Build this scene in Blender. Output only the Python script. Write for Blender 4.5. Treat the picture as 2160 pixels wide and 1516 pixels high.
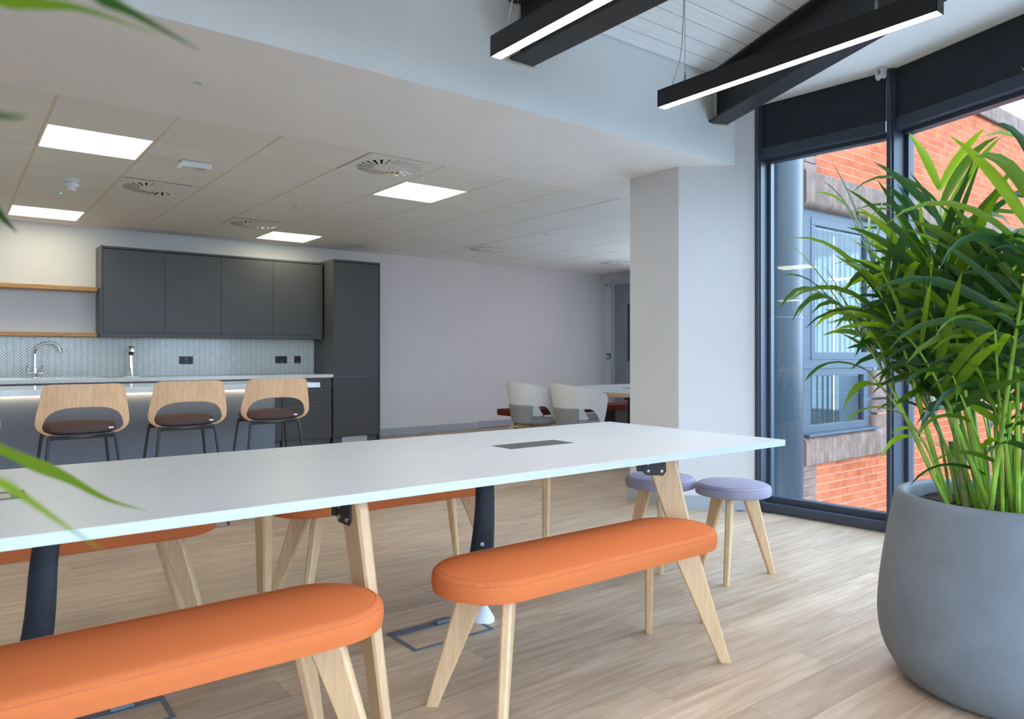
import bpy, bmesh, math, random
from mathutils import Vector, Matrix
random.seed(7)
C = bpy.context.scene.collection
for o in list(bpy.data.objects): bpy.data.objects.remove(o)
PI = math.pi
# ------------------------------------------------------------------ camera
cd = bpy.data.cameras.new('camera'); cam = bpy.data.objects.new('camera', cd); C.objects.link(cam)
cd.sensor_width = 36; cd.lens = 1548.5/2160*36; cd.shift_y = (745-758)/2160*-1*-1
cam.location = (0, 0, 1.13); cam.rotation_euler = (PI/2, 0, -math.radians(37.54))
cd.clip_start = .02; cd.dof.use_dof = True; cd.dof.focus_distance = 3.2; cd.dof.aperture_fstop = 5.0
bpy.context.scene.camera = cam
# ------------------------------------------------------------------ sky, exposure
vs = bpy.context.scene.view_settings
vs.view_transform = 'Standard'; vs.look = 'None'; vs.gamma = 1; vs.use_curve_mapping = False; vs.exposure = 0.8
w = bpy.data.worlds.new('overcast sky'); bpy.context.scene.world = w; w.use_nodes = True
nt = w.node_tree; bg = nt.nodes['Background']; bg.inputs[1].default_value = 5.6
tc = nt.nodes.new('ShaderNodeTexCoord'); sp = nt.nodes.new('ShaderNodeSeparateXYZ'); cr = nt.nodes.new('ShaderNodeValToRGB')
nt.links.new(tc.outputs['Generated'], sp.inputs[0]); nt.links.new(sp.outputs['Z'], cr.inputs[0]); nt.links.new(cr.outputs[0], bg.inputs[0])
cr.color_ramp.elements[0].color = (.60, .78, 1.0, 1); cr.color_ramp.elements[1].color = (.54, .74, 1.0, 1)
PANEL_E, LINEAR_E, STRIP_E = 4.6, 36.0, 34.0

# ------------------------------------------------------------------ materials
def nd(nt, t, **k):
    n = nt.nodes.new(t)
    for a, b in k.items():
        if a in n.inputs: n.inputs[a].default_value = b
        else: setattr(n, a, b)
    return n
def mat(name, col, rough=.5, metal=0, scale=None, var=.06, bump=0, stretch=(1,1,1), spec=.5, col2=None, coord='Object', island=0, detail=4, coat=0):
    m = bpy.data.materials.new(name); m.use_nodes = True; nt = m.node_tree; L = nt.links.new
    b = nt.nodes['Principled BSDF']; b.inputs['Roughness'].default_value = rough; b.inputs['Metallic'].default_value = metal
    b.inputs['Specular IOR Level'].default_value = spec
    if coat: b.inputs['Coat Weight'].default_value = coat
    b.inputs['Base Color'].default_value = (*col, 1)
    scale = scale or 6
    t = nd(nt, 'ShaderNodeTexCoord'); mp = nd(nt, 'ShaderNodeMapping'); mp.inputs['Scale'].default_value = stretch
    if coord == 'World':
        g = nd(nt, 'ShaderNodeNewGeometry'); L(g.outputs['Position'], mp.inputs[0])
    else: L(t.outputs[coord], mp.inputs[0])
    nz = nd(nt, 'ShaderNodeTexNoise', Scale=scale, Detail=detail, Roughness=.6); L(mp.outputs[0], nz.inputs['Vector'])
    c2 = col2 or tuple(c*(1-var*2) for c in col); c1 = col if col2 else tuple(min(1, c*(1+var)) for c in col)
    mx = nd(nt, 'ShaderNodeMix', data_type='RGBA'); mx.inputs[6].default_value = (*c1, 1); mx.inputs[7].default_value = (*c2, 1)
    rp = nd(nt, 'ShaderNodeMapRange'); rp.inputs[1].default_value = .35; rp.inputs[2].default_value = .65
    L(nz.outputs[0], rp.inputs[0]); L(rp.outputs[0], mx.inputs[0]); out = mx.outputs[2]
    if island:
        g = nd(nt, 'ShaderNodeNewGeometry'); oi = nd(nt, 'ShaderNodeObjectInfo')
        ad = nd(nt, 'ShaderNodeMath', operation='ADD'); L(g.outputs['Random Per Island'], ad.inputs[0]); L(oi.outputs['Random'], ad.inputs[1])
        fr = nd(nt, 'ShaderNodeMath', operation='FRACT'); L(ad.outputs[0], fr.inputs[0])
        mr = nd(nt, 'ShaderNodeMapRange'); mr.inputs[3].default_value = 1-island; mr.inputs[4].default_value = 1+island
        L(fr.outputs[0], mr.inputs[0])
        hs = nd(nt, 'ShaderNodeHueSaturation'); L(mr.outputs[0], hs.inputs['Value']); L(out, hs.inputs['Color']); out = hs.outputs[0]
        # shift the noise per piece
        mu = nd(nt, 'ShaderNodeMath', operation='MULTIPLY'); mu.inputs[1].default_value = 37; L(fr.outputs[0], mu.inputs[0])
        cb = nd(nt, 'ShaderNodeCombineXYZ'); L(mu.outputs[0], cb.inputs[0]); L(mu.outputs[0], cb.inputs[2]); L(cb.outputs[0], mp.inputs['Location'])
    L(out, b.inputs['Base Color'])
    if bump:
        bp = nd(nt, 'ShaderNodeBump', Strength=bump, Distance=.002); L(nz.outputs[0], bp.inputs['Height']); L(bp.outputs[0], b.inputs['Normal'])
    return m
def emis(name, col, s):
    m = bpy.data.materials.new(name); m.use_nodes = True; nt = m.node_tree; nt.nodes.clear()
    e = nd(nt, 'ShaderNodeEmission'); e.inputs[0].default_value = (*col, 1); e.inputs[1].default_value = s
    o = nd(nt, 'ShaderNodeOutputMaterial'); nt.links.new(e.outputs[0], o.inputs[0]); return m
def glass(name, tint, gloss=(1,1,1), ior=1.5, boost=1.0):
    m = bpy.data.materials.new(name); m.use_nodes = True; nt = m.node_tree; nt.nodes.clear(); L = nt.links.new
    tr = nd(nt, 'ShaderNodeBsdfTransparent'); tr.inputs[0].default_value = (*tint, 1)
    gl = nd(nt, 'ShaderNodeBsdfGlossy'); gl.inputs[0].default_value = (*gloss, 1); gl.inputs['Roughness'].default_value = .0
    f = nd(nt, 'ShaderNodeFresnel', IOR=ior); mu = nd(nt, 'ShaderNodeMath', operation='MULTIPLY', use_clamp=True); mu.inputs[1].default_value = boost
    mx = nd(nt, 'ShaderNodeMixShader'); o = nd(nt, 'ShaderNodeOutputMaterial')
    g = nd(nt, 'ShaderNodeNewGeometry'); mr = nd(nt, 'ShaderNodeMapRange'); mr.inputs[3].default_value = ior; mr.inputs[4].default_value = 1/ior   # no refraction happens, so treat both faces alike
    L(g.outputs['Backfacing'], mr.inputs[0]); L(mr.outputs[0], f.inputs['IOR'])
    L(f.outputs[0], mu.inputs[0]); L(mu.outputs[0], mx.inputs[0]); L(tr.outputs[0], mx.inputs[1]); L(gl.outputs[0], mx.inputs[2]); L(mx.outputs[0], o.inputs[0])
    return m
def weave(name, col, col2, scale):
    m = mat(name, col, .85, scale=3, var=.04, spec=.2); nt = m.node_tree; L = nt.links.new; b = nt.nodes['Principled BSDF']
    t = nd(nt, 'ShaderNodeTexCoord'); w1 = nd(nt, 'ShaderNodeTexChecker', Scale=scale); L(t.outputs['Object'], w1.inputs[0])
    w1.inputs[1].default_value = (*col, 1); w1.inputs[2].default_value = (*col2, 1)
    nz = nd(nt, 'ShaderNodeTexNoise', Scale=scale*.22, Detail=3); L(t.outputs['Object'], nz.inputs[0])
    mx = nd(nt, 'ShaderNodeMix', data_type='RGBA'); mx.inputs[7].default_value = (*col2, 1); L(w1.outputs[0], mx.inputs[6]); 
    ml = nd(nt, 'ShaderNodeMath', operation='MULTIPLY'); ml.inputs[1].default_value = .5; L(nz.outputs[0], ml.inputs[0]); L(ml.outputs[0], mx.inputs[0])
    L(mx.outputs[2], b.inputs['Base Color'])
    bp = nd(nt, 'ShaderNodeBump', Strength=.35, Distance=.001); L(w1.outputs[1], bp.inputs['Height']); L(bp.outputs[0], b.inputs['Normal'])
    b.inputs['Specular IOR Level'].default_value = .08
    return m
def leafmat(name, c1, c2):
    m = bpy.data.materials.new(name); m.use_nodes = True; nt = m.node_tree; L = nt.links.new; b = nt.nodes['Principled BSDF']
    b.inputs['Roughness'].default_value = .38
    g = nd(nt, 'ShaderNodeNewGeometry'); oi = nd(nt, 'ShaderNodeObjectInfo'); ad = nd(nt, 'ShaderNodeMath', operation='ADD'); fr = nd(nt, 'ShaderNodeMath', operation='FRACT')
    L(g.outputs['Random Per Island'], ad.inputs[0]); L(oi.outputs['Random'], ad.inputs[1]); L(ad.outputs[0], fr.inputs[0])
    mx = nd(nt, 'ShaderNodeMix', data_type='RGBA'); mx.inputs[6].default_value = (*c1, 1); mx.inputs[7].default_value = (*c2, 1); pw = nd(nt, 'ShaderNodeMath', operation='POWER'); pw.inputs[1].default_value = 2.4; L(fr.outputs[0], pw.inputs[0]); L(pw.outputs[0], mx.inputs[0])
    L(mx.outputs[2], b.inputs['Base Color'])
    tr = nd(nt, 'ShaderNodeBsdfTranslucent'); hs = nd(nt, 'ShaderNodeHueSaturation', Value=1.9, Saturation=1.1, Hue=.48); L(mx.outputs[2], hs.inputs['Color']); L(hs.outputs[0], tr.inputs[0])
    ms = nd(nt, 'ShaderNodeMixShader'); ms.inputs[0].default_value = .36
    o = nt.nodes['Material Output']; L(b.outputs[0], ms.inputs[1]); L(tr.outputs[0], ms.inputs[2]); L(ms.outputs[0], o.inputs[0])
    return m
def sheer(name, col):
    m = bpy.data.materials.new(name); m.use_nodes = True; nt = m.node_tree; nt.nodes.clear(); L = nt.links.new
    a = nd(nt, 'ShaderNodeBsdfTransparent'); b = nd(nt, 'ShaderNodeBsdfTranslucent'); c = nd(nt, 'ShaderNodeBsdfDiffuse'); b.inputs[0].default_value = c.inputs[0].default_value = (*col, 1)
    m1 = nd(nt, 'ShaderNodeMixShader'); m2 = nd(nt, 'ShaderNodeMixShader'); m1.inputs[0].default_value = .4; m2.inputs[0].default_value = .93; o = nd(nt, 'ShaderNodeOutputMaterial')
    L(b.outputs[0], m1.inputs[1]); L(c.outputs[0], m1.inputs[2]); L(a.outputs[0], m2.inputs[1]); L(m1.outputs[0], m2.inputs[2]); L(m2.outputs[0], o.inputs[0]); return m
M = dict(
    wall=mat('wall paint', (.74,.73,.74), .8, scale=2, var=.01),
    white=mat('plaster white', (.87,.86,.85), .8, scale=2, var=.01),
    skirting=mat('grey skirting paint', (.42,.45,.50), .5, var=.02),
    tile=mat('metal ceiling tile', (.84,.85,.81), .55, scale=900, var=.05, coord='World', spec=.3),
    tee=mat('cream ceiling grid', (.74,.70,.58), .6, var=.02),
    deck=mat('white roof deck', (.84,.84,.84), .6, scale=5, stretch=(.3,40,1), var=.05, coord='World'),
    sealant=mat('cream sealant', (.75,.70,.58), .7),
    steel=mat('black painted steel', (.022,.022,.025), .5, scale=60, var=.2, bump=.25),
    dark=mat('black powder coat', (.012,.012,.014), .45, var=.05),
    frame=mat('anthracite window frame', (.05,.062,.09), .38, var=.04),
    blind=mat('charcoal blind panel', (.018,.022,.030), .75, scale=200, var=.1),
    wood=mat('pale oak', (.68,.435,.24), .45, scale=5, stretch=(14,14,1.1), var=.055, bump=.1),
    oakshelf=mat('oiled oak shelf', (.56,.28,.085), .45, scale=6, stretch=(1,14,14), var=.15),
    ply=mat('oak veneer', (.70,.40,.21), .4, scale=5, stretch=(16,16,.8), var=.07),
    plyedge=mat('pale plywood edge', (.74,.50,.36), .6, var=.05),
    cab=mat('matt graphite cabinet', (.085,.085,.088), .42, var=.02, scale=3, spec=.4),
    cabi=mat('graphite island panel', (.115,.122,.145), .5, var=.02, scale=3, spec=.4),
    quartz=mat('speckled quartz', (.84,.86,.86), .14, scale=160, col2=(.68,.71,.73), detail=2, spec=.6),
    table=mat('white laminate', (.63,.63,.635), .33, var=.01, spec=.4),
    edge=mat('white table edging', (.56,.60,.66), .35, var=.01),
    chrome=mat('polished chrome', (.75,.76,.78), .06, 1, var=.01),
    inox=mat('brushed stainless', (.60,.58,.52), .22, 1, scale=30, stretch=(1,20,20)),
    zinc=mat('galvanised steel', (.42,.45,.48), .35, 1, scale=30),
    plastic=mat('white plastic', (.78,.78,.80), .4, var=.01),
    shell=mat('cream plastic shell', (.76,.755,.75), .45, var=.01),
    socket=mat('black socket plate', (.015,.015,.018), .4),
    rocker=mat('grey switch mark', (.35,.38,.42), .5),
    green=mat('green plastic', (.01,.22,.13), .4),
    ledgreen=emis('green indicator', (.1,1,.35), 1.2),
    hatch=mat('dark grey cable hatch', (.085,.088,.095), .45),
    floorbox=mat('grey floor box frame', (.13,.15,.18), .5),
    orange=weave('orange wool weave', (.78,.205,.055), (.52,.135,.05), 420),
    stitch=mat('rust stitching', (.50,.14,.05), .8),
    lilac=weave('lilac wool weave', (.41,.375,.46), (.29,.26,.34), 420),
    lilacseam=mat('dark lilac seam', (.24,.21,.30), .8),
    brownfab=weave('brown seat fabric', (.15,.085,.070), (.075,.045,.045), 420),
    greyfab=weave('grey seat fabric', (.34,.345,.35), (.27,.275,.28), 200),
    redfab=weave('oxblood bench fabric', (.19,.045,.028), (.11,.025,.02), 300),
    sleeve=mat('black cable sleeve', (.013,.017,.028), .6, scale=40, var=.2, bump=.4),
    pot=mat('grey fibre concrete', (.185,.207,.240), .62, scale=5, var=.07, bump=.06),
    soil=mat('dark potting soil', (.045,.028,.018), .95, scale=60, var=.4, bump=1),
    leaf=leafmat('palm leaf', (.012,.062,.011), (.20,.36,.02)),
    stem=mat('palm stem green', (.28,.48,.05), .4, scale=4, stretch=(4,4,1), var=.25),
    cane=mat('palm cane', (.10,.22,.035), .5, scale=22, stretch=(1,1,2.5), col2=(.30,.22,.14)),
    grout=mat('dark grout', (.035,.035,.04), .9),
    wtile=mat('white glazed tile', (.78,.79,.77), .14, var=.02, island=.04),
    mortar=mat('pale mortar', (.50,.26,.18), .9, spec=.05, scale=20, var=.1, coord='World'),
    brick=mat('orange brick', (.48,.115,.050), .85, spec=.05, scale=7, var=.12, bump=.3, coord='World', island=.14),
    brown=mat('brown bullnose brick', (.20,.125,.098), .75, spec=.1, scale=9, var=.15, bump=.2, coord='World', island=.10),
    floor=mat('oak vinyl plank', (.64,.485,.355), .38, scale=3.0, stretch=(1,11,1), col2=(.46,.31,.20), coord='World', island=.10, detail=8, bump=.05, spec=.5),
    subfloor=mat('plank joint', (.20,.14,.09), .8),
    paving=mat('grey paving', (.05,.05,.048), .9, scale=8, var=.1),
    slate=mat('grey blue cladding', (.012,.024,.038), .32, spec=.3, scale=3, var=.05, metal=.0),
    oframe=mat('blue grey window frame', (.05,.068,.09), .45, spec=.25, var=.03),
    curtain=sheer('sheer pale curtain', (.12,.15,.16)),
    door=mat('grey door paint', (.23,.27,.33), .5, var=.03),
    panel=emis('LED panel diffuser', (1,.965,.68), PANEL_E),
    linear=emis('linear LED diffuser', (1,.94,.88), LINEAR_E),
    strip=emis('warm LED strip', (1,.86,.60), STRIP_E),
    glass=glass('clear glass', (.93,.97,.98)),
    oglass=glass('tinted outside glass', (.80,.88,.92), boost=.35),
    blueglass=mat('blue glazing', (.05,.13,.18), .15, var=.1),
    wire=mat('steel wire', (.35,.34,.32), .4, .6),
    clear=mat('pale flex', (.65,.63,.62), .5),
)
# ------------------------------------------------------------------ mesh helpers
class MB:
    def __init__(s): s.v = []; s.f = []
    def add(s, v, f):
        n = len(s.v); s.v += [tuple(p) for p in v]; s.f += [tuple(i+n for i in q) for q in f]; return s
    def box(s, x0, x1, y0, y1, z0, z1, mt=None):
        v = [(x,y,z) for z in (z0,z1) for y in (y0,y1) for x in (x0,x1)]
        if mt: v = [tuple(mt @ Vector(p)) for p in v]
        return s.add(v, [(0,2,3,1),(4,5,7,6),(0,1,5,4),(2,6,7,3),(0,4,6,2),(1,3,7,5)])
    def prism(s, pts, z0, z1, mt=None):
        n = len(pts); v = [(p[0],p[1],z0) for p in pts]+[(p[0],p[1],z1) for p in pts]
        if mt: v = [tuple(mt @ Vector(p)) for p in v]
        return s.add(v, [tuple(range(n-1,-1,-1)), tuple(range(n,2*n))]+[(i,(i+1)%n,(i+1)%n+n,i+n) for i in range(n)])
    def lathe(s, prof, n=32, c=(0,0), cap0=True, cap1=True, mt=None, sx=1, sy=1):
        v = [(c[0]+sx*r*math.cos(2*PI*k/n), c[1]+sy*r*math.sin(2*PI*k/n), z) for r, z in prof for k in range(n)]
        if mt: v = [tuple(mt @ Vector(p)) for p in v]
        f = [(a*n+k, a*n+(k+1)%n, (a+1)*n+(k+1)%n, (a+1)*n+k) for a in range(len(prof)-1) for k in range(n)]
        if cap0: f.append(tuple(range(n-1,-1,-1)))
        if cap1: f.append(tuple(range((len(prof)-1)*n, len(prof)*n)))
        return s.add(v, f)
    def tube(s, path, r, n=8, cap=True):
        P = [Vector(p) for p in path]; rr = r if isinstance(r, (list,tuple)) else [r]*len(P)
        up = Vector((0,0,1)); T = []
        for i in range(len(P)):
            t = (P[min(i+1,len(P)-1)]-P[max(i-1,0)]).normalized(); T.append(t)
        a = T[0].cross(up); a = a.normalized() if a.length > .05 else Vector((1,0,0))
        v = []
        for p, t, q in zip(P, T, rr):
            a = (a - t*a.dot(t)).normalized(); b = t.cross(a)
            v += [tuple(p + (a*math.cos(2*PI*k/n)+b*math.sin(2*PI*k/n))*q) for k in range(n)]
        f = [(i*n+k, i*n+(k+1)%n, (i+1)*n+(k+1)%n, (i+1)*n+k) for i in range(len(P)-1) for k in range(n)]
        if cap: f += [tuple(range(n-1,-1,-1)), tuple(range((len(P)-1)*n, len(P)*n))]
        return s.add(v, f)
    def grid(s, rows, closed=False):
        n = len(rows[0]); v = [p for r in rows for p in r]
        f = [(i*n+k, i*n+(k+1)%n, (i+1)*n+(k+1)%n, (i+1)*n+k) for i in range(len(rows)-1) for k in range(n if closed else n-1)]
        return s.add(v, f)
    def mesh(s, name, m, smooth=False):
        me = bpy.data.meshes.new(name); me.from_pydata(s.v, [], s.f); me.update()
        bm = bmesh.new(); bm.from_mesh(me)
        bmesh.ops.recalc_face_normals(bm, faces=bm.faces)
        if smooth:
            for f in bm.faces: f.smooth = True
            for e in bm.edges:
                if len(e.link_faces) == 2 and e.calc_face_angle(0) > math.radians(38): e.smooth = False
        bm.to_mesh(me); bm.free(); me.materials.append(M[m] if isinstance(m, str) else m); return me
    def build(s, name, m, parent=None, smooth=False, bevel=0, seg=2, loc=None, solid=0):
        o = bpy.data.objects.new(name, s.mesh(name, m, smooth)); C.objects.link(o)
        if parent: o.parent = parent
        if loc: o.location = loc
        if solid:
            q = o.modifiers.new('solid', 'SOLIDIFY'); q.thickness = solid; q.offset = 0
        if bevel:
            q = o.modifiers.new('bevel', 'BEVEL'); q.width = bevel; q.segments = seg; q.limit_method = 'ANGLE'; q.angle_limit = math.radians(40)
        return o
def B(*a): return MB().box(*a)
def tag(o, label=None, cat=None, group=None, kind=None):
    for k, v in (('label',label),('category',cat),('group',group),('kind',kind)):
        if v: o[k] = v
    return o
def thing(name, label, cat, loc=(0,0,0), rz=0, group=None):
    o = bpy.data.objects.new(name, None); C.objects.link(o); o.empty_display_size = .1
    o.location = loc; o.rotation_euler = (0,0,rz); return tag(o, label, cat, group)
def copy_tree(o, parent=None, top=True):
    c = o.copy(); C.objects.link(c); c.parent = parent
    for ch in list(o.children): copy_tree(ch, c)
    return c
def struct(o, label=None): o['kind'] = 'structure'; return tag(o, label)
def inst(me, name, parent, loc, rz=0, rot=None, scale=None):
    o = bpy.data.objects.new(name, me); C.objects.link(o); o.parent = parent; o.location = loc
    o.rotation_euler = rot or (0,0,rz)
    if scale: o.scale = scale
    return o
def smooth_path(pts, n=6):
    P = [Vector(p) for p in pts]; out = []
    for i in range(len(P)-1):
        a, b, c, d = P[max(i-1,0)], P[i], P[i+1], P[min(i+2,len(P)-1)]
        for k in range(n):
            t = k/n; out.append(.5*((2*b)+(c-a)*t+(2*a-5*b+4*c-d)*t*t+(3*b-a-3*c+d)*t**3))
    out.append(P[-1]); return out

# ================================================================== SETTING
CZ = 2.49; DZ = 3.08
# floor: planks along X, rows of .16 m, random joints
FP = [(-12.2,9.3),(-12.2,-2.3),(.1,-2.2),(1.45,-1.85),(2.65,-1.15),(3.70,-.17),(4.42,.96),(4.80,2.2),(4.74,3.10),(4.74,3.70),(9.2,3.70),(9.2,9.3)]
fl = struct(MB().prism(FP,-.3,-.004).build('floor','subfloor'), 'pale oak plank floor running through the whole room')
PW, PL = .16, 1.2
planks = []
bay = [(4.72,3.2),(4.78,2.2),(4.42,.98),(3.7,-.1),(2.6,-1.0),(-12,-1.0)]
def maxx(y):                       # right hand limit of the floor at y (keeps planks inside the glazing)
    if y > 3.6: return 9.1
    pts = [(4.28,3.6),(4.62,3.14),(4.70,2.2),(4.33,.96),(3.6,-.15),(2.5,-1.2)]
    for (xa,ya),(xb,yb) in zip(pts, pts[1:]):
        if yb <= y <= ya: return xa+(xb-xa)*(ya-y)/(ya-yb)
    return 2.4
row0 = 1.72
for r in range(-26, 47):
    y = row0 + r*PW
    if y > 9.0: break
    off = (r*.437 % 1.0)*PL
    if r == 0: off = (2.577) % PL
    if r == 1: off = (2.153) % PL
    xm = min(maxx(y), maxx(y+PW))
    x = -4.0 - ((-4.0-off) % PL)
    while x < xm:
        x1 = min(x+PL, xm); planks.append((x, x1, y)); x += PL
pm = {}
def key(p):
    cx, cy = (p[0]+p[1])/2, p[2]; d = .6093*cx+.7929*cy; l = .7929*cx-.6093*cy
    vis = d > .5 and abs(l) < d*.78+.4
    return (0 if vis else 1, d if d > 0 else 99)
planks.sort(key=key)
for i, (x, x1, y) in enumerate(planks[:300]):
    Lq = round(x1-x, 3)
    if Lq not in pm: pm[Lq] = B(.0006,Lq-.0006,.0006,PW-.0006,-.004,0).mesh('plank','floor')
    inst(pm[Lq], 'plank', fl, (x,y,0))
q = MB()
for x, x1, y in planks[300:]: q.box(x+.0006,x1-.0006,y+.0006,y+PW-.0006,-.004,0)
q.box(-12.1,-4.0-PL,-3.1,9.0,-.004,0)
tag(q.build('plank','floor',fl), kind='stuff')

# walls
struct(B(-12.2,6.3,9.05,9.3,0,CZ+.3).build('wall_back','wall'), 'pale wall behind the kitchen')
struct(B(6.3,9.0,9.13,9.3,0,CZ+.3).build('wall_back_recess','wall'), 'slightly recessed stretch of pale wall right of the kitchen')
q = B(9.0,9.2,3.7,4.4,0,CZ+.3); q.box(9.0,9.2,7.2,9.3,0,CZ+.3); q.box(9.0,9.2,4.3,7.2,0,.4); q.box(9.0,9.2,4.3,7.2,2.4,CZ+.3)  # unseen opening added in this wall to bring daylight into the far room
wr = struct(q.build('wall_right','wall'), 'far right wall with the grey door')
struct(B(-12.4,-12.2,-3.2,9.3,0,3.4).build('wall_left','wall'))
struct(B(-12.2,-7.9,-2.3,-2.1,0,3.4).build('wall_front','wall'))
# window wall of the far room (brick outside)
q = MB()
q.box(4.35,6.2,3.75,3.975,0,CZ+.3); q.box(6.2,8.5,3.75,3.98,0,.37); q.box(6.2,8.5,3.75,3.98,2.44,CZ+.3); q.box(8.5,9.2,3.75,3.98,0,CZ+.3); q.box(7.35,8.5,3.75,3.98,.37,.9)
struct(q.build('wall_far_room','wall'))
pier = struct(MB().prism([(4.22,3.98),(4.22,3.50),(4.60,3.12),(4.66,3.12),(4.66,3.98)],0,3.3).build('wall_pier','wall'), 'white pier between the open kitchen and the tall window')
# bulkhead with lower soffit band
struct(B(-12.2,4.9,3.22,4.52,CZ,3.35).build('trim_1','white'), 'deep white bulkhead crossing the room above the opening')
for nm, a in (('baseboard_back',(-12,6.28,9.032,9.05,0,.10)),('baseboard_recess',(6.3,9.0,9.112,9.13,0,.10)),('baseboard_right',(8.982,9.0,6,7.70,0,.10))):
    struct(B(*a).build(nm,'skirting',bevel=.003))
struct(MB().prism([(4.205,3.995),(4.205,3.494),(4.594,3.105),(4.60,3.12),(4.22,3.50),(4.22,3.98),(4.3,3.98),(4.3,3.995)],0,.10).build('baseboard_pier','skirting'))
# ceilings
ce = struct(B(-12.2,9.2,4.52,9.3,CZ+.05,CZ+.3).build('ceiling','tee'), 'suspended ceiling of square metal tiles over the kitchen')
struct(B(-12.2,9.0,8.725,9.13,CZ-.001,CZ+.052).build('trim_2','white'))
LP = [(.757,5.42),(3.172,5.42),(.757,8.42),(3.172,8.42),(-1.65,5.42),(-4.06,5.42),(-6.47,5.42),(-1.65,8.42),(-4.06,8.42),(-6.47,8.42),(-8.87,5.42),(-8.87,8.42)]
DF = [(1.357,6.62),(2.57,4.82),(2.57,7.82),(5.585,7.82),(7.99,7.82),(-1.05,6.62)]
tl = B(-.2925,.2925,-.2945,.2945,0,.014).mesh('ceiling_tile','tile')
for i in range(-22, 15):
    x = .757+.603*(i+.5)
    if x < 8.95: B(x-.011,x+.011,4.525,8.724,CZ+.003,CZ+.012).build('grid_bar','tee',ce)
for j in range(-1, 7): B(-12.1,8.98,4.82+.6*(j+.5)-.006,4.82+.6*(j+.5)+.006,CZ+.004,CZ+.013).build('grid_bar','tee',ce)
for i in range(-21, 15):
    for j in range(7):
        x, y = .757+.603*i, 4.82+.6*j
        if x > 8.9: continue
        if any(abs(x-a) < .15 and abs(y-b) < .15 for a, b in LP+DF): continue
        o = inst(tl, 'ceiling_tile', ce, (x, y, CZ+random.uniform(0,.0015)))
# upper ceiling: plank deck in rows of .148 m
dk = struct(B(-12.2,4.9,-3.2,3.22,DZ+.02,DZ+.25).build('ceiling_deck','grout'), 'white boarded ceiling above the bulkhead')
dme = B(-12.1,4.8,0.003,.1425,0,.02).mesh('deck_board','deck')
k = 0
while 3.215-.147*(k+1) > -3.1:
    inst(dme, 'deck_board', dk, (0, 3.217-.1465*(k+1), DZ)); k += 1
# lower plaster ceiling between the slanting beam and the windows
struct(MB().prism([(4.33,3.218),(4.9,3.218),(4.95,2.2),(4.6,.9),(3.9,-.3),(2.75,-1.15),(2.55,-.9)],2.912,DZ).build('ceiling_window_strip','white'), 'smooth plaster ceiling strip between slanting beam and windows')
# steel beams
def ibeam(name, label, a, b, w, z0, z1, grp=None):
    a = Vector((*a,0)); b = Vector((*b,0)); t = b-a; L = t.length; r = math.atan2(t.y,t.x)
    o = thing(name, label, 'beam', (a.x,a.y,z0), r); H = z1-z0
    B(0,L,-w/2,w/2,0,.014).build('bottom_flange','steel',o,bevel=.002)
    B(0,L,-w/2,w/2,H-.014,H).build('top_flange','steel',o)
    B(0,L,-.006,.006,.014,H-.014).build('web','steel',o)
    q = MB(); q.box(.0,.012,-w/2-.012,w/2+.012,-.012,0)
    q.box(.0,.012,-w/2-.012,-w/2,0,.03); q.box(0,.012,w/2,w/2+.012,0,.03); q.box(0,.012,.006,.022,.03,H); q.box(0,.012,-.022,-.006,.03,H)
    q.build('sealant_bead','sealant',o)
    return o
ibeam('steel_beam','black steel beam running towards the room above the left linear lamp',(2.528,3.215),(2.528,-3.1),.167,2.742,DZ)
ibeam('steel_beam','black steel beam crossing slantwise above the right linear lamp',(4.285,3.215),(2.70,-.50),.155,2.738,DZ-.004)
q = MB(); q.tube([(2.64,3.05,3.05),(2.64,-3,3.05)],.01)
cp = thing('cable_conduit','thin galvanised conduit fixed along the left black beam','conduit',(2.66,3.12,3.052))
MB().tube([(0,0,0),(0,-3,0)],.011).build('pipe','zinc',cp,True)
for y in (-.24,-.85,-1.45): MB().tube([(0,y,0),(0,y-.03,0)],.015,12).build('saddle_clip','zinc',cp,True)
B(-.03,.03,-.0,.03,-.02,.026).build('end_box','plastic',cp,bevel=.004)
# glazing ------------------------------------------------------
def window(n, a, b, label):
    a = Vector(a); b = Vector(b); t = b-a; L = t.length; rz = math.atan2(t.y,t.x)
    # local x along the glazing from a to b, local +y = into the room
    o = bpy.data.objects.new('window_%d' % n, None); C.objects.link(o); o.location = (a.x,a.y,0); o.rotation_euler = (0,0,rz); struct(o, label)
    flip = -1
    def bx(nm, x0,x1,y0,y1,z0,z1,m,bev=.002): return B(x0,x1,min(flip*y0,flip*y1),max(flip*y0,flip*y1),z0,z1).build(nm,m,o,bevel=bev)
    bx('sill_rail',.0,L,-.10,.045,0,.062,'frame'); bx('sill_rail',.0,L,-.10,-.03,.062,.104,'frame')
    bx('transom',.05,L-.03,-.10,.03,2.53,2.60,'frame'); bx('blind_panel',.05,L-.03,-.06,.022,2.60,2.911,'blind',0)
    bx('mullion',-.005,.05,-.12,.045,0,2.911,'frame')
    bx('mullion_cap',.012,.040,.045,.062,.0,2.911,'frame')
    bx('glazing_bead',.05,.075,-.10,-.05,.104,2.53,'frame'); bx('glazing_bead',L-.05,L-.02,-.10,-.05,.104,2.53,'frame'); bx('glazing_bead',.05,L-.03,-.10,-.03,2.505,2.53,'frame')
    bx('pane',.06,L-.03,-.085,-.075,.09,2.52,'glass',0)
    return o
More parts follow.
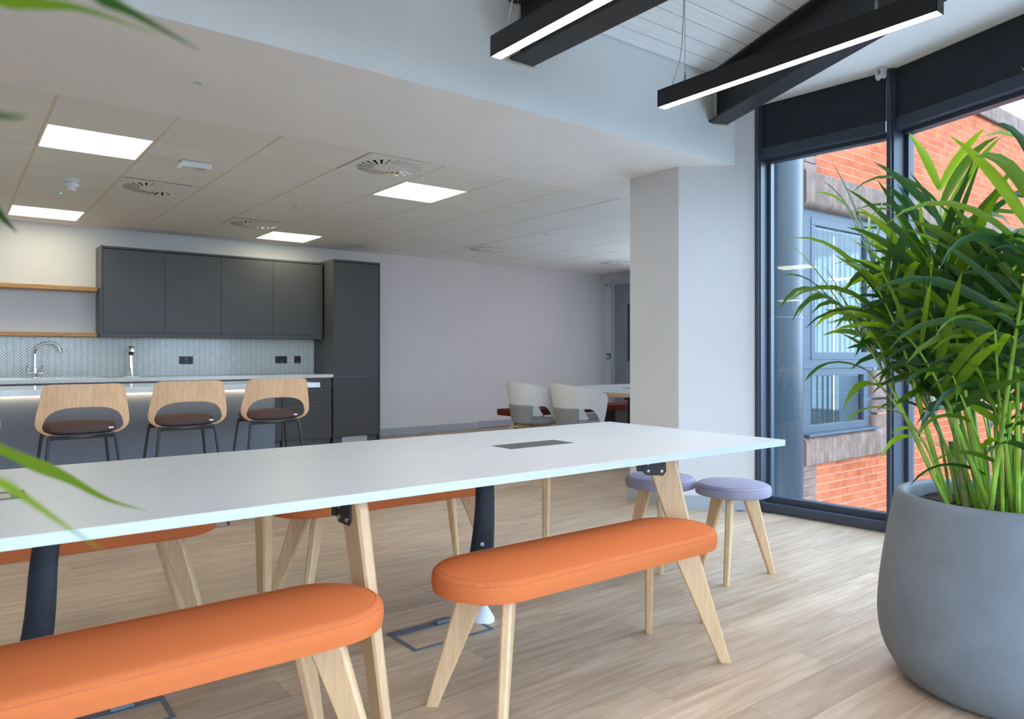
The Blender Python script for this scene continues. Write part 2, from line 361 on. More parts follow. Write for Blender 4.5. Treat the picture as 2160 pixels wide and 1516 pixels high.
# corner points: (start is the far end)
W = [(4.655,3.135),(4.735,2.215),(4.37,.98),(3.65,-.12),(2.65,-1.05),(1.45,-1.75),(0.1,-2.1),(-1.5,-2.1),(-3.1,-2.1),(-4.7,-2.1),(-6.3,-2.1),(-7.9,-2.1)]  # windows behind the camera are unseen; the farthest were added for more daylight
for i in range(11):
    window(i+1, W[i], W[i+1], ['tall fixed window nearest the white pier','tall window behind the potted palm'][i] if i < 2 else None)
q = MB()
for a, b in zip(W, W[1:]):
    a = Vector((*a,0)); b = Vector((*b,0)); t = (b-a).normalized(); nrm = Vector((-t.y,t.x,0))
    q.prism([(a.x,a.y),(b.x,b.y),(b.x+nrm.x*.12,b.y+nrm.y*.12),(a.x+nrm.x*.12,a.y+nrm.y*.12)],2.911,3.35)
struct(q.build('trim_3','white'))
# blind brackets
def bracket(loc, rz, label):
    o = thing('blind_bracket', label, 'bracket', loc, rz, 'white roller blind brackets')
    B(-.035,.035,-.03,.03,-.006,0).build('ceiling_plate','plastic',o,bevel=.002)
    for y in (-.024,.016): 
        m = Matrix.Translation((0,y,0)) @ Matrix.Rotation(PI/2,4,'X')
        q = MB(); pts = [(-.022,-.006),(-.022,-.05)]+[(.022*math.cos(a),-.05+.022*math.sin(a)) for a in [PI+PI*k/10 for k in range(1,10)]]+[(.022,-.05),(.022,-.006)]
        q.prism(pts,-.004,.004,m); q.build('side_plate','plastic',o,bevel=.001)
    MB().lathe([(.012,-.022),(.012,.018)],16,mt=Matrix.Translation((0,0,-.05))@Matrix.Rotation(PI/2,4,'X')).build('pin','plastic',o)
bracket((4.62,2.235,2.911), -.25, 'white roller blind bracket at the head of the middle mullion')
bracket((4.585,3.19,2.911), 0, 'small white blind bracket at the wall end of the blind panel')

# ================================================================== OUTSIDE
BY = 3.63
ext = struct(B(6.06,19.6,BY+.003,3.745,-.6,.12).build('wall_outside','mortar'), 'orange brick outer wall with brown bullnose bands seen through the windows')
q = MB(); q.box(6.06,19.6,BY+.003,3.745,2.7,4.08); q.box(8.75,19.6,BY+.003,3.745,.12,2.7); q.box(7.45,8.75,BY+.003,3.745,.12,.62)
q.build('mortar_backing','mortar',ext)
bl, bh = .225, .075
cells = []
z = -.6; r = 0
while z < 4.05:
    x = 6.29 - (bl/2 if r % 2 else 0)
    while x < 19.5:
        x0, x1 = max(x,6.29), min(x+bl,19.5)
        zc = z+bh/2; ok = False
        if x1-x0 > .04:
            if zc < .12 or zc > 2.77: ok = True
            elif x0 > 8.9: ok = True
            elif zc < .62 and x0 > 7.62: ok = True
        if ok: cells.append((x0,x1,z))
        x += bl
    z += bh; r += 1
def bk(c):
    x = (c[0]+c[1])/2; d = .6093*x+.7929*BY; py = 745+1548.5*(1.13-c[2])/d; px = 1080+1548.5*(.7929*x-.6093*BY)/d
    return (0 if (px < 2170 and 150 < py < 1110) else 1, d)
cells.sort(key=bk); bm_ = {}
for x0, x1, z in cells[:290]:
    w_ = round(x1-x0,3)
    if w_ not in bm_: bm_[w_] = B(.005,w_-.005,0,.04,.005,bh-.005).mesh('brick','brick')
    inst(bm_[w_], 'brick', ext, (x0,BY+random.uniform(-.001,.001),z))
q = MB()
for x0, x1, z in cells[290:]: q.box(x0+.005,x1-.005,BY,BY+.04,z+.005,z+bh-.005)
tag(q.build('brick','brick',ext), kind='stuff')
# brown quoins at the corner (rounded), and window jamb quoins
def rounded(x0,x1,y0,y1,r,left=True):
    pts = [(x0+r-r*math.sin(a), y0+r-r*math.cos(a)) for a in [PI/2*k/5 for k in range(6)]] if left else []
    if left: return [(x1,y0)]+pts+[(x0,y1),(x1,y1)]
    pts = [(x1-r+r*math.sin(a), y0+r-r*math.cos(a)) for a in [PI/2*k/5 for k in range(6)]]
    return [(x0,y1),(x0,y0)]+pts+[(x1,y1)]
qm = MB().prism(rounded(0,.235,-.012,.11,.05),.005,bh-.005).mesh('quoin_brick','brown')
z = -.6; 
for k in range(60):
    zz = -.6+k*bh
    if -.6 <= zz < .08 or 2.77 < zz+bh/2 < 3.7: inst(qm,'quoin_brick',ext,(6.05,BY,zz))
qm2 = MB().prism(rounded(0,.20,-.012,.11,.05,False),.005,bh*2-.008).mesh('quoin_brick','brown')
for k in range(4): inst(qm,'quoin_brick',ext,(7.36,BY,.38+k*.148),scale=(1.15,1,1.9))
for k in range(22): inst(qm,'quoin_brick',ext,(8.66,BY,.85+k*bh))
def band(x0,x1,z0,z1,top):
    # row of rounded soldier bricks
    q = MB(); x = x0; w_ = .075
    while x < x1-.01:
        a, b = x+.0015, min(x+w_,x1)-.0015; r = .06; h_ = z1-z0; y0 = -.045
        prof = []
        if top: prof = [(.1,0),(y0+.01,0),(y0,.01)]+[(y0+r-r*math.cos(t), h_-r+r*math.sin(t)) for t in [PI/2*k/5 for k in range(6)]]+[(.1,h_)]
        else: prof = [(.1,h_),(y0+.01,h_),(y0,h_-.01)]+[(y0+r-r*math.cos(t), r-r*math.sin(t)) for t in [PI/2*k/5 for k in range(6)]]+[(.1,0)]
        n = len(prof); v = [(a,BY+p,z0+s_) for p,s_ in prof]+[(b,BY+p,z0+s_) for p,s_ in prof]
        q.add(v, [tuple(range(n)), tuple(range(2*n-1,n-1,-1))]+[(i,i+n,(i+1)%n+n,(i+1)%n) for i in range(n)])
        x += w_
    q.build('bullnose_course','brown',ext,True)
band(6.06,7.70,.12,.38,True); band(6.06,19.5,2.45,2.77,False); band(7.62,8.9,.62,.85,True); band(6.06,19.5,4.02,4.26,True)
# round cladded column outside
cl = thing('round_column','tall round blue-grey column just outside the nearest window','column',(5.17,3.50,-.6))
MB().lathe([(.36,0),(.36,5)],64).build('cladding','slate',cl,True)
MB().lathe([(.366,2.0),(.366,2.012)],64).build('joint_ring','frame',cl,True)
B(4.661,6.09,3.68,3.745,-.6,4.2).build('cladding_panel','oframe',ext)
# outside window band
def owin(nm, label, x0, x1, z0, z1, y=BY+.03, n=1):
    o = thing(nm, label, 'window', ((x0+x1)/2,y,z0)); w_ = (x1-x0)/2; H = z1-z0; t = .07
    B(-w_,w_,0,.06,0,t).build('bottom_rail','oframe',o,bevel=.004); B(-w_,w_,0,.06,H-t,H).build('top_rail','oframe',o,bevel=.004)
    B(-w_,-w_+t,0,.06,t,H-t).build('side_rail','oframe',o,bevel=.004); B(w_-t,w_,0,.06,t,H-t).build('side_rail','oframe',o,bevel=.004)
    B(-w_+t,w_-t,.03,.035,t,H-t).build('pane','oglass',o)
    return o
owin('casement_window','large blue-grey casement outside, beside the round column',6.27,7.36,1.07,2.38)
owin('casement_window','second blue-grey casement outside, partly behind the palm and mullion',7.42,8.58,1.07,2.38)
owin('fixed_window','low blue-grey fixed light outside, above the brown brick sill',6.12,7.30,.40,.99)
q = B(6.05,6.27,BY+.036,BY+.09,.38,2.45); q.box(6.27,8.66,BY+.036,BY+.09,2.38,2.45); q.box(6.12,8.66,BY+.02,BY+.09,.99,1.07); q.box(7.30,7.40,BY+.036,BY+.09,.4,.99); q.box(7.36,7.42,BY+.036,BY+.09,1.07,2.38); q.box(8.58,8.66,BY+.036,BY+.09,.9,2.38)
q.build('window_surround','oframe',ext)
ws = thing('window_sill_flashing','thin blue-grey metal sill lying on the brown bullnose bricks','sill',(6.75,BY,.38))
B(-.66,.62,-.06,.09,.0,.02).build('flashing','oframe',ws,bevel=.003)
# curtains inside those windows
def curtain(x0,x1,y,z0,z1,label):
    o = thing('curtain',label,'curtain',((x0+x1)/2,y,z0),0,'pale curtains behind the outside windows'); n = int((x1-x0)/.012); w_ = (x1-x0)/2
    rows = [[(-w_+2*w_*k/n, .022*math.sin(k*.75+.6*math.sin(k*.13)), z) for k in range(n+1)] for z in (0,z1-z0)]
    MB().grid(rows).build('drape','curtain',o,True); B(-w_-.05,w_+.05,-.02,.0,z1-z0,z1-z0+.03).build('curtain_rail','plastic',o)
curtain(6.15,7.38,4.06,.03,2.40,'pale curtain hanging behind the large outside casement')
curtain(7.42,8.62,4.06,.03,2.40,'pale curtain hanging behind the second outside casement')
# glazed roof beyond the parapet
gz = thing('glazed_roof','blue glazed upper storey beyond the brick parapet','glazing',(9.8,4.6,4.2))
for k in range(6): 
    o = B(-2.4+k*.9,-1.55+k*.9,0,.02,0,2.2).build('pane','blueglass',gz)
    B(-2.45+k*.9,-2.40+k*.9,-.03,.05,0,2.2).build('mullion','oframe',gz)
B(-2.5,3,.1,.2,0,2.2).build('backing','slate',gz); B(-2.5,3,-.5,.2,-.2,0).build('ledge','oframe',gz)
struct(MB().prism([(-70,-70),(70,-70),(70,BY-.02),(6,BY-.02),(6,-2.4),(-70,-2.4)],-.9,-.6).build('ground_outside','paving'))

# ================================================================== CEILING FIXTURES
cl0 = None
labs = ['large square LED ceiling panel nearest the camera, glowing white over the island','square LED ceiling panel at centre, just below the round diffuser by the bulkhead','square LED ceiling panel at far left above the oak shelves','square LED ceiling panel above the right half of the wall cabinets']
for i, (x, y) in enumerate(LP):
    if not cl0:
        cl0 = thing('ceiling_light','', 'ceiling light', (x,y,CZ), 0, 'square LED panels in the suspended ceiling'); o = cl0
        q = MB(); e = .2975; t = .286
        q.box(-e,e,-e,-t,-.001,.013); q.box(-e,e,t,e,-.001,.013); q.box(-e,-t,-t,t,-.001,.013); q.box(t,e,-t,t,-.001,.013); q.build('frame','plastic',o)
        B(-t,t,-t,t,.004,.010).build('diffuser','panel',o)
    else: o = copy_tree(cl0); o.location = (x,y,CZ)
    o['label'] = labs[i] if i < 4 else 'square LED ceiling panel left of the picture, %s' % {4:'first of the bulkhead row',5:'second of the bulkhead row',6:'third of the bulkhead row',10:'last of the bulkhead row',7:'first of the row by the wall',8:'second of the row by the wall',9:'third of the row by the wall',11:'last of the row by the wall'}[i]
df0 = None
dl = ['round slotted air diffuser between smoke detector and emergency light','large round slotted air diffuser close to the bulkhead','round slotted air diffuser in front of the LED panel over the cabinets','small distant round diffuser over the empty pale wall','farthest round diffuser, next to the pier edge','round air diffuser left of the picture']
for i, (x, y) in enumerate(DF[:5]):
    if not df0:
        df0 = thing('air_diffuser','', 'air vent', (x,y,CZ), 0, 'round swirl diffusers in the suspended ceiling'); o = df0
        # plate built from wedges with real slots between an inner and an outer ring
        n = 24; q = MB(); ri, ro = .115, .235; e = .2945
        def rp(r, a): return (r*math.cos(a), r*math.sin(a))
        inner = [rp(ri, 2*PI*k/96) for k in range(96)]; q.prism(inner,-.0005,.004)
        vo = []; 
        for k in range(96):
            a = 2*PI*k/96; c, s_ = math.cos(a), math.sin(a); m_ = e/max(abs(c),abs(s_)); vo.append((c*m_,s_*m_))
        v = [(*rp(ro,2*PI*k/96),-.0005) for k in range(96)]+[(*p,-.0005) for p in vo]
        q.add(v, [(k,(k+1)%96,96+(k+1)%96,96+k) for k in range(96)])
        q.build('face_plate','tile',o)
        fn = MB()
        for k in range(n):
            a0 = 2*PI*(k+.40)/n; a1 = 2*PI*(k+1)/n; sk = .28
            fn.add([(*rp(ri,a0),-.0005),(*rp(ri,a1),-.0005),(*rp(ro,a1+sk),-.0005),(*rp(ro,a0+sk*1.0),-.0005)],[(0,1,2,3)])
        fn.build('fin','tile',o)
        bl_ = MB()
        for k in range(n):
            a0 = 2*PI*(k+.24)/n; a1 = 2*PI*(k+.40)/n; sk = .28
            bl_.add([(*rp(ri,a1),-.0005),(*rp(ro,a1+sk),-.0005),(*rp(ro,a0+sk),.022),(*rp(ri,a0),.022)],[(0,1,2,3)])
        bl_.build('blade','plastic',o)
        MB().lathe([(.006,-.003),(.006,0)],12).build('centre_screw','zinc',o)
        B(-.25,.25,-.25,.25,.030,.034).build('plenum','dark',o)
        for ch in o.children:
            if ch.name.startswith('plenum'): ch.location.z = 0.0
    else: o = copy_tree(df0); o.location = (x,y,CZ)
    o['label'] = dl[i]
# emergency light box
o = thing('emergency_light','white rounded box light fixed under a ceiling tile','light fitting',(1.40,5.56,CZ))
B(-.10,.10,-.08,.08,-.045,0).build('body','plastic',o,bevel=.014,seg=3); B(-.115,-.02,.02,.085,-.012,0).build('base_plate','plastic',o,bevel=.004)
for k, x in enumerate((.0,.018,.03,.042,.054)): B(x,x+.008,-.052,-.03,-.0455,-.0445).build('vent_slot','socket',o)
# smoke detector
o = thing('smoke_detector','small white stepped smoke detector hanging below the ceiling tiles','smoke detector',(.765,6.65,CZ))
MB().lathe([(.062,0),(.062,-.012),(.055,-.016)],32).build('base','plastic',o,True)
MB().lathe([(.054,-.016),(.053,-.05),(.048,-.06)],32).build('collar','plastic',o,True)
MB().lathe([(.033,-.06),(.031,-.088),(.026,-.092)],24).build('head','plastic',o,True)
MB().lathe([(.0545,-.028),(.0545,-.034)],32).build('slot_ring','rocker',o,True)
for nm, lb, p in (('status_light','tiny ceiling light with a green glow beside the smoke detector',(.757,7.25,CZ)),('status_light','tiny green ceiling light near the pier edge',(7.2,6.4,CZ))):
    o = thing(nm, lb, 'indicator light', p); MB().lathe([(.028,0),(.022,-.005)],24).build('bezel','plastic',o,True); MB().lathe([(.008,-.005),(.006,-.009)],12).build('lens','ledgreen',o)
for lb, p in (('flush white sprinkler head on the underside of the bulkhead',(.992,3.881,CZ)),('tiny sprinkler head in the tiles behind the centre LED panel',(2.55,6.6,CZ)),('tiny sprinkler head far back in the ceiling tiles',(5.4,6.4,CZ))):
    o = thing('sprinkler_head', lb, 'sprinkler', p); MB().lathe([(.036,0),(.030,-.005),(.018,-.003)],24).build('rosette','plastic',o,True); MB().lathe([(.007,-.003),(.007,-.014),(.013,-.015),(.013,-.017)],12).build('nozzle','chrome',o,True)
# linear pendants
lin = thing('linear_lamp','long black linear pendant lamp on the left, lit white below','pendant light',(1.797,1.80,2.35),0,'black linear pendants')
hw, hl, hh = .027, .65, .085
q = MB(); q.box(-hw,-hw+.003,-hl,hl,0,hh); q.box(hw-.003,hw,-hl,hl,0,hh); q.box(-hw,hw,-hl,hl,hh-.003,hh); q.box(-hw,hw,-hl,-hl+.003,0,hh); q.box(-hw,hw,hl-.003,hl,0,hh)
q.build('housing','dark',lin); B(-hw+.003,hw-.003,-hl+.003,hl-.003,.001,.004).build('diffuser','linear',lin)
for y in (.50,-.42):
    wv = MB().tube([(0,y,hh+.05),(0,y,DZ-2.35)],.0012,6).build('suspension_wire','wire',lin)
    MB().lathe([(.006,hh),(.006,hh+.03),(.0035,hh+.05)],12,c=(0,y)).build('wire_grip','zinc',wv,True)
MB().tube(smooth_path([(0,.60,hh),(0,.57,hh+.03),(-.003,.515,hh+.2),(.004,.505,DZ-2.35)]),.0025,6).build('power_cable','clear',lin,True)
l2 = copy_tree(lin); l2.location = (2.82,1.80,2.35); l2['label'] = 'long black linear pendant lamp on the right, in front of the slanting beam'

for x_, lb in ((.77,'added unseen linear pendant behind the camera, fill light for the table'),(-.26,'added unseen linear pendant farthest left, fill light for the table')):  # unseen pendants added to brighten the left end of the table
    l3 = copy_tree(lin); l3.location = (x_,-.15,2.35); l3['label'] = lb
# ================================================================== KITCHEN
def cabdoor(o, x0, x1, y, z0, z1, nm='door', grip='bottom'):
    B(x0+.0015,x1-.0015,y-.018,y,z0,z1).build(nm,'cab',o,bevel=.0015)
for i in range(4):
    x0 = 1.287+i*.5995; o = thing('wall_cabinet', ['wall cabinet nearest the oak shelves, first of four','second wall cabinet from the oak shelves','third wall cabinet from the oak shelves','wall cabinet next to the tall unit, last of four'][i],'cabinet',(x0,9.05,1.303),0,'handleless graphite wall cabinets')
    B(0.001,.5985,-.33,0,.02,.93).build('body','cab',o)
    cabdoor(o,0,.5995,-.332,.052,.925)
    B(0,.5995,-.35,0,0,.022).build('bottom_panel','cab',o,bevel=.001)
    B(0,.5995,-.35,0,.935,.957).build('top_panel','cab',o,bevel=.001)
    B(0,.5995,-.335,-.31,.022,.05).build('grip_rail','cabi',o)
for x, lb in ((1.269,'left end panel closing the wall cabinets'),(3.687,'right end panel closing the wall cabinets')):
    o = thing('end_panel',lb,'panel',(x,9.05,1.303)); B(0,.017,-.35,0,0,.96).build('board','cab',o,bevel=.001)
o = thing('tall_cabinet','tall graphite cabinet at the right end of the kitchen','cabinet',(3.737,9.05,0))
B(0,.018,-.60,0,0,2.285).build('side_panel','cab',o,bevel=.001); B(.618,.636,-.60,0,0,2.285).build('side_panel','cab',o,bevel=.001)
B(.018,.618,-.60,0,2.262,2.285).build('top_panel','cab',o,bevel=.001); B(.019,.617,-.57,0,.10,2.26).build('body','cab',o)
cabdoor(o,.018,.618,-.575,.862,2.25); cabdoor(o,.018,.618,-.575,.105,.822); B(.019,.617,-.575,-.57,.825,.86).build('grip_rail','cabi',o)
B(.018,.618,-.54,-.52,0,.10).build('plinth','cabi',o)
g = B(.13,.48,-.55,-.54,.015,.095).build('vent_grille','zinc',o)
for k in range(5): B(.14,.47,-.556,-.55,.022+k*.015,.030+k*.015).build('louvre','plastic',g)
# base units
for i in range(7):
    x0 = 3.122-i*.602-(.02 if i else 0); o = thing('drawer_unit' if i == 0 else 'base_cabinet', 'graphite three drawer unit beside the tall cabinet' if i == 0 else 'graphite base cabinet %s left of the drawer unit, behind the island' % ['','first','second','third','fourth','fifth','sixth'][i], 'cabinet', (x0,9.05,0), 0, None if i == 0 else 'graphite base cabinets behind the island')
    B(.001,.595,-.57,0,.10,.835).build('body','cab',o); B(0,.60,-.54,-.52,0,.10).build('plinth','cabi',o)
    if i == 0:
        for z0, z1 in ((.70,.80),(.515,.665),(.105,.48)): B(.002,.598,-.59,-.572,z0,z1).build('drawer_front','cab',o,bevel=.0015)
        for z0, z1 in ((.80,.832),(.668,.698),(.483,.512)): B(.002,.598,-.575,-.57,z0,z1).build('grip_rail','cabi',o)
    else: cabdoor(o,0,.60,-.572,.105,.80); B(.002,.598,-.575,-.57,.80,.832).build('grip_rail','cabi',o)
o = thing('filler_panel','narrow filler panel left of the drawer unit','panel',(3.1045,9.05,0)); B(0.0,.016,-.592,0,.10,.835).build('board','cab',o)
tag(B(-1.2,3.735,8.44,9.045,.836,.874).build('worktop','quartz',bevel=.002), 'pale speckled quartz worktop along the back wall', 'worktop')
# backsplash herringbone
bs = struct(B(-1.2,3.733,9.040,9.0495,.875,1.302).build('trim_4','grout'), 'white herringbone tiled splashback behind the taps')
X0, X1, Z0, Z1 = -1.2, 3.733, .876, 1.302; TW = .02121; TN = 4; gp = .0034
def clip(poly):
    for ax, lim, sg in ((0,X0,1),(0,X1,-1),(1,Z0,1),(1,Z1,-1)):
        out = []
        for i in range(len(poly)):
            a, b = poly[i-1], poly[i]; da, db = sg*(a[ax]-lim), sg*(b[ax]-lim)
            if (da >= 0) != (db >= 0):
                t = da/(da-db); out.append((a[0]+(b[0]-a[0])*t, a[1]+(b[1]-a[1])*t))
            if db >= 0: out.append(b)
        poly = out
        if not poly: return []
    return poly
c45 = math.sqrt(.5); tiles = []
for bi in range(-16, 48):
    for ai in range(-20, 40):
        for kind in (0,1):
            ox, oy = ai+bi*TN, ai-bi*TN
            r = (ox,oy,ox+TN,oy+1) if kind == 0 else (ox,oy+1,ox+1,oy+1+TN)
            g_ = gp/TW/2; pts = [(r[0]+g_,r[1]+g_),(r[2]-g_,r[1]+g_),(r[2]-g_,r[3]-g_),(r[0]+g_,r[3]-g_)]
            P_ = [((px-py)*c45*TW+.0, (px+py)*c45*TW+.9) for px, py in pts]
            if max(p[0] for p in P_) < X0 or min(p[0] for p in P_) > X1 or max(p[1] for p in P_) < Z0 or min(p[1] for p in P_) > Z1: continue
            whole = all(X0 <= p[0] <= X1 and Z0 <= p[1] <= Z1 for p in P_)
            P_ = P_ if whole else clip(P_)
            if len(P_) < 3: continue
            cx = sum(p[0] for p in P_)/len(P_); tiles.append((whole, kind, cx, P_))
xz = Matrix(((1,0,0,0),(0,0,1,0),(0,1,0,0),(0,0,0,1)))
fullm = {}
big = sorted([t for t in tiles if t[0] and t[2] > .38], key=lambda t: t[2]); chosen = set(id(t) for t in big[:295])
q = MB()
for t in tiles:
    if id(t) in chosen:
        c0 = t[3][0]
        if t[1] not in fullm: fullm[t[1]] = MB().prism([(p[0]-c0[0],p[1]-c0[1]) for p in t[3]],-.004,0,xz).mesh('wall_tile','wtile')
        inst(fullm[t[1]],'wall_tile',bs,(c0[0],9.040,c0[1]))
    else: q.prism(t[3],9.036,9.040,xz)
tag(q.build('wall_tile','wtile',bs), kind='stuff')
for z, lb in ((1.785,'upper oak shelf on the wall left of the cabinets'),(1.305,'lower oak shelf just above the tiled splashback')):
    tag(B(-1.0,1.245,8.80,9.045,z,z+.042).build('wall_shelf','oakshelf',bevel=.002), lb, 'shelf')
def socketp(x, w_, lb, dots):
    o = thing('wall_socket',lb,'socket',(x,9.036,1.05)); B(-w_/2,w_/2,-.009,0,-.045,.045).build('plate','socket',o,bevel=.004)
    for d, z in dots: B(d-.006,d+.006,-.0105,-.009,z-.006,z+.006).build('switch','rocker',o)
socketp(2.185,.152,'black double wall socket in the middle of the tiles',[(0.0,.015),(.006,-.02)])
socketp(3.303,.150,'black double wall socket near the right end of the tiles',[(.006,-.024)])
socketp(3.512,.086,'small square black switch plate at the right end of the tiles',[(0.0,-.028)])
# sink and taps
o = thing('sink','stainless steel inset sink with drainer, left on the back worktop','sink',(.62,8.74,.875))
q = MB(); q.box(-.75,.65,-.24,-.22,0,.006); q.box(-.75,.65,.17,.24,0,.006); q.box(-.75,-.73,-.22,.17,0,.006); q.box(.0,.65,-.22,.17,0,.003); q.box(.63,.65,-.22,.17,0,.006); q.build('rim','inox',o,bevel=.001)
B(-.70,-.02,-.215,.165,.0005,.002).build('basin','inox',o)
for k in range(7): B(.06+k*.08,.075+k*.08,-.18,.14,.003,.0045).build('drainer_rib','inox',o)
o = thing('mixer_tap','tall chrome swan neck mixer tap at the sink','tap',(.705,8.92,.880),.0)
MB().lathe([(.026,0),(.026,.012),(.020,.02),(.017,.06),(.017,.10),(.012,.105)],24).build('body','chrome',o,True)
pts = [(0,0,.10),(0,0,.235)]+[(.115-.115*math.cos(a),-.04*math.sin(a*.5),.245+.115*math.sin(a)) for a in [PI*k/12 for k in range(0,11)]]
sp_ = MB().tube(smooth_path(pts,3),.0115,14).build('spout','chrome',o,True)
e = Vector(pts[-1]); MB().tube([e,e+Vector((.012,-.006,-.045))],.014,14).build('nozzle','chrome',sp_,True)
for sx in (-1,1):
    hdl = MB().tube([(sx*.015,0,.055),(sx*.06,0,.045)],.010,12).build('valve','chrome',o,True)
    MB().tube([(sx*.058,0,.04),(sx*.062,.0,.06),(sx*.066,0,.125)],[.006,.006,.010],10).build('lever','chrome',hdl,True)
o = thing('water_tap','chunky chrome hot water tap standing right of the sink','tap',(1.585,8.90,.874))
B(-.075,.075,-.05,.05,0,.008).build('drip_tray','inox',o,bevel=.002)
MB().lathe([(.034,.008),(.030,.03),(.024,.16),(.021,.25)],24).build('body','chrome',o,True)
MB().tube([(0,.0,.25),(0,-.03,.285),(0,-.10,.29)],[.022,.02,.017],16).build('spout','chrome',o,True)
MB().lathe([(.018,.275),(.034,.30),(.036,.325),(.030,.333)],24).build('control_knob','chrome',o,True)
MB().lathe([(.022,.235),(.026,.27)],20,c=(0,-.02)).build('black_collar','socket',o,True)
# island
il = thing('kitchen_island','dark graphite breakfast island with warm light under its top','island',(.2,5.95,0))
B(-2.6,1.845,-.22,.22,.0,.862).build('body','cabi',il,bevel=.001)
B(-2.6,1.84,-.243,-.232,.8590,.8615).build('led_strip','strip',il)
tag(B(-2.5,2.332,5.522,6.215,.862,.900).build('island_worktop','quartz',bevel=.002), 'speckled white quartz top of the breakfast island', 'worktop')

# bar stools ------------------------------------------------------
def ring_loop(n, outer):
    pts = []
    for k in range(n):
        a = 2*PI*k/n
        c, s_ = math.cos(a), math.sin(a)
        if outer: # superellipse narrowed at top
            e = 13.0 if s_ > 0 else 3.0
            x = math.copysign(abs(c)**(2/e), c); z = math.copysign(abs(s_)**(2/e), s_)
            z = .5+.5*z; wd = .244-.042*max(0,(z-.26)/.74)**1.0 - .03*max(0,(.22-z)/.22)**2
            pts.append((x*wd, z))
        else:
            e = 3.4 if s_ > 0 else 3.0
            x = math.copysign(abs(c)**(2/e), c); z = math.copysign(abs(s_)**(2/e), s_)
            z = .325+.265*z; wd = .208-.045*max(0,(z-.2)/.38)**1.6 - .02*max(0,(.16-z)/.1)
            pts.append((x*wd, z))
    return pts
def make_stool():
    root = thing('bar_stool','', 'bar stool', (0,0,0), 0, 'oak bar stools along the island')
    n = 72; Z0_, Z1_ = .636, .955
    O = ring_loop(n, True); I = ring_loop(n, False)
    def m3(u, t, off=0):
        z = Z0_+(Z1_-Z0_)*t; y = -.225+1.1*u*u*(1-.45*t) - .03*(t-.4) + max(0,.24-t)**2*1.6 + off
        return (u, y, z)
    rows_o, rows_i = [], []
    for s_ in range(7):
        f = s_/6
        rows_o.append([(O[k][0]*(1-f)+I[k][0]*f, O[k][1]*(1-f)+I[k][1]*f) for k in range(n)])
    # two skins for a 12 mm plywood sheet
    q = MB(); q.grid([[m3(*p) for p in r] for r in rows_o], True); q.grid([[m3(*p,.017) for p in r] for r in rows_o[::-1]], True)
    q.build('backrest','ply',root,True)
    e = MB()
    for R in (O, I):
        e.grid([[m3(*p) for p in R], [m3(*p,.017) for p in R]], True)
    e.build('backrest_edge','plyedge',root,True)
    def sup(r, z, sc=1):
        out = []
        for k in range(40):
            a = 2*PI*k/40; c, s_ = math.cos(a), math.sin(a); x = math.copysign(abs(c)**.72,c); y = math.copysign(abs(s_)**.72,s_)
            out.append((x*(.192-r)*(1-.06*y), y*(.19-r)+.03, z))
        return out
    q = MB(); prof = [(.03,.668),(.008,.671),(0,.684),(.002,.704),(.012,.716),(.04,.722),(.11,.726),(.182,.727)]
    q.grid([sup(r,z) for r, z in prof], True); q.f.append(tuple(range(39,-1,-1))); q.f.append(tuple(range(7*40,8*40))); q.build('seat_cushion','brownfab',root,True)
    B(-.16,.16,-.16,.18,.652,.668)  .build('seat_board','dark',root,bevel=.004)
    B(.13,.155,-.162,-.160,.690,.700).build('fabric_label','plastic',root)
    for sy in (-1, 1):
        y = sy*.15+.005
        for sx in (-1, 1):
            p = smooth_path([(sx*.12,y,.645),(sx*.155,y,.643),(sx*.172,y+sy*.004,.615),(sx*.235,y+sy*.075,0.006)],4)
            MB().tube(p,.0085,10).build('leg','dark',root,True)
        MB().tube([(-.125,y,.645),(.125,y,.645)],.0085,10).build('cross_rail','dark',root,True)
    ft = []
    def lp(sx, sy, z): t = (.615-z)/.615; return (sx*(.172+.063*t), sy*.15+.005+sy*(.004+.071*t), z)
    q = MB(); c4 = [lp(-1,-1,.24),lp(1,-1,.24),lp(1,1,.24),lp(-1,1,.24)]
    for a, b in zip(c4, c4[1:]+c4[:1]): q.tube([a,b],.007,8)
    q.build('foot_ring','dark',root,True)
    return root
st = make_stool()
sl = ['oak bar stool cut by the left picture edge','leftmost whole oak bar stool, standing below the swan neck tap','middle oak bar stool, with a tiny tag showing on its brown cushion','oak bar stool at the right end of the island']
for i, (x, y, r) in enumerate(((-.015,4.99,.02),(.615,5.02,.03),(1.225,5.17,.0),(1.83,5.26,-.03))):
    o = st if i == 0 else copy_tree(st); o.location = (x,y,0); o.rotation_euler = (0,0,r); o['label'] = sl[i]

# ================================================================== TABLE
def plank_leg(top, foot, wt, wf, th, rad, name, parent, m='wood', thf=None):
    """tapering flat leg; rad = horizontal direction of its wide side; outer edge stays straight"""
    r = Vector((*rad,0)).normalized(); n = Vector((-r.y,r.x,0)); top = Vector(top); foot = Vector(foot); q = MB(); rows = []
    thf = thf or th*.8
    for t in (0,.06,.5,1):
        c = top.lerp(foot,t); w_ = (wt+(wf-wt)*t)/2; h_ = (th+(thf-th)*t)/2
        if t == 0: w_ *= .86
        ch = min(w_,h_)*.42
        rows.append([tuple(c + r*a + n*b) for a, b in ((w_,h_-ch),(w_-ch,h_),(-w_+ch,h_),(-w_,h_-ch),(-w_,-h_+ch),(-w_+ch,-h_),(w_-ch,-h_),(w_,-h_+ch))])
    q.grid(rows, True); q.f.append(tuple(range(7,-1,-1))); q.f.append(tuple(range(24,32)))
    return q.build(name, m, parent, False, bevel=.0015)
TZ = .74; TT = .027
tb = thing('long_table','long white meeting table on oak legs in the foreground','table',(1.0,2.43,0))
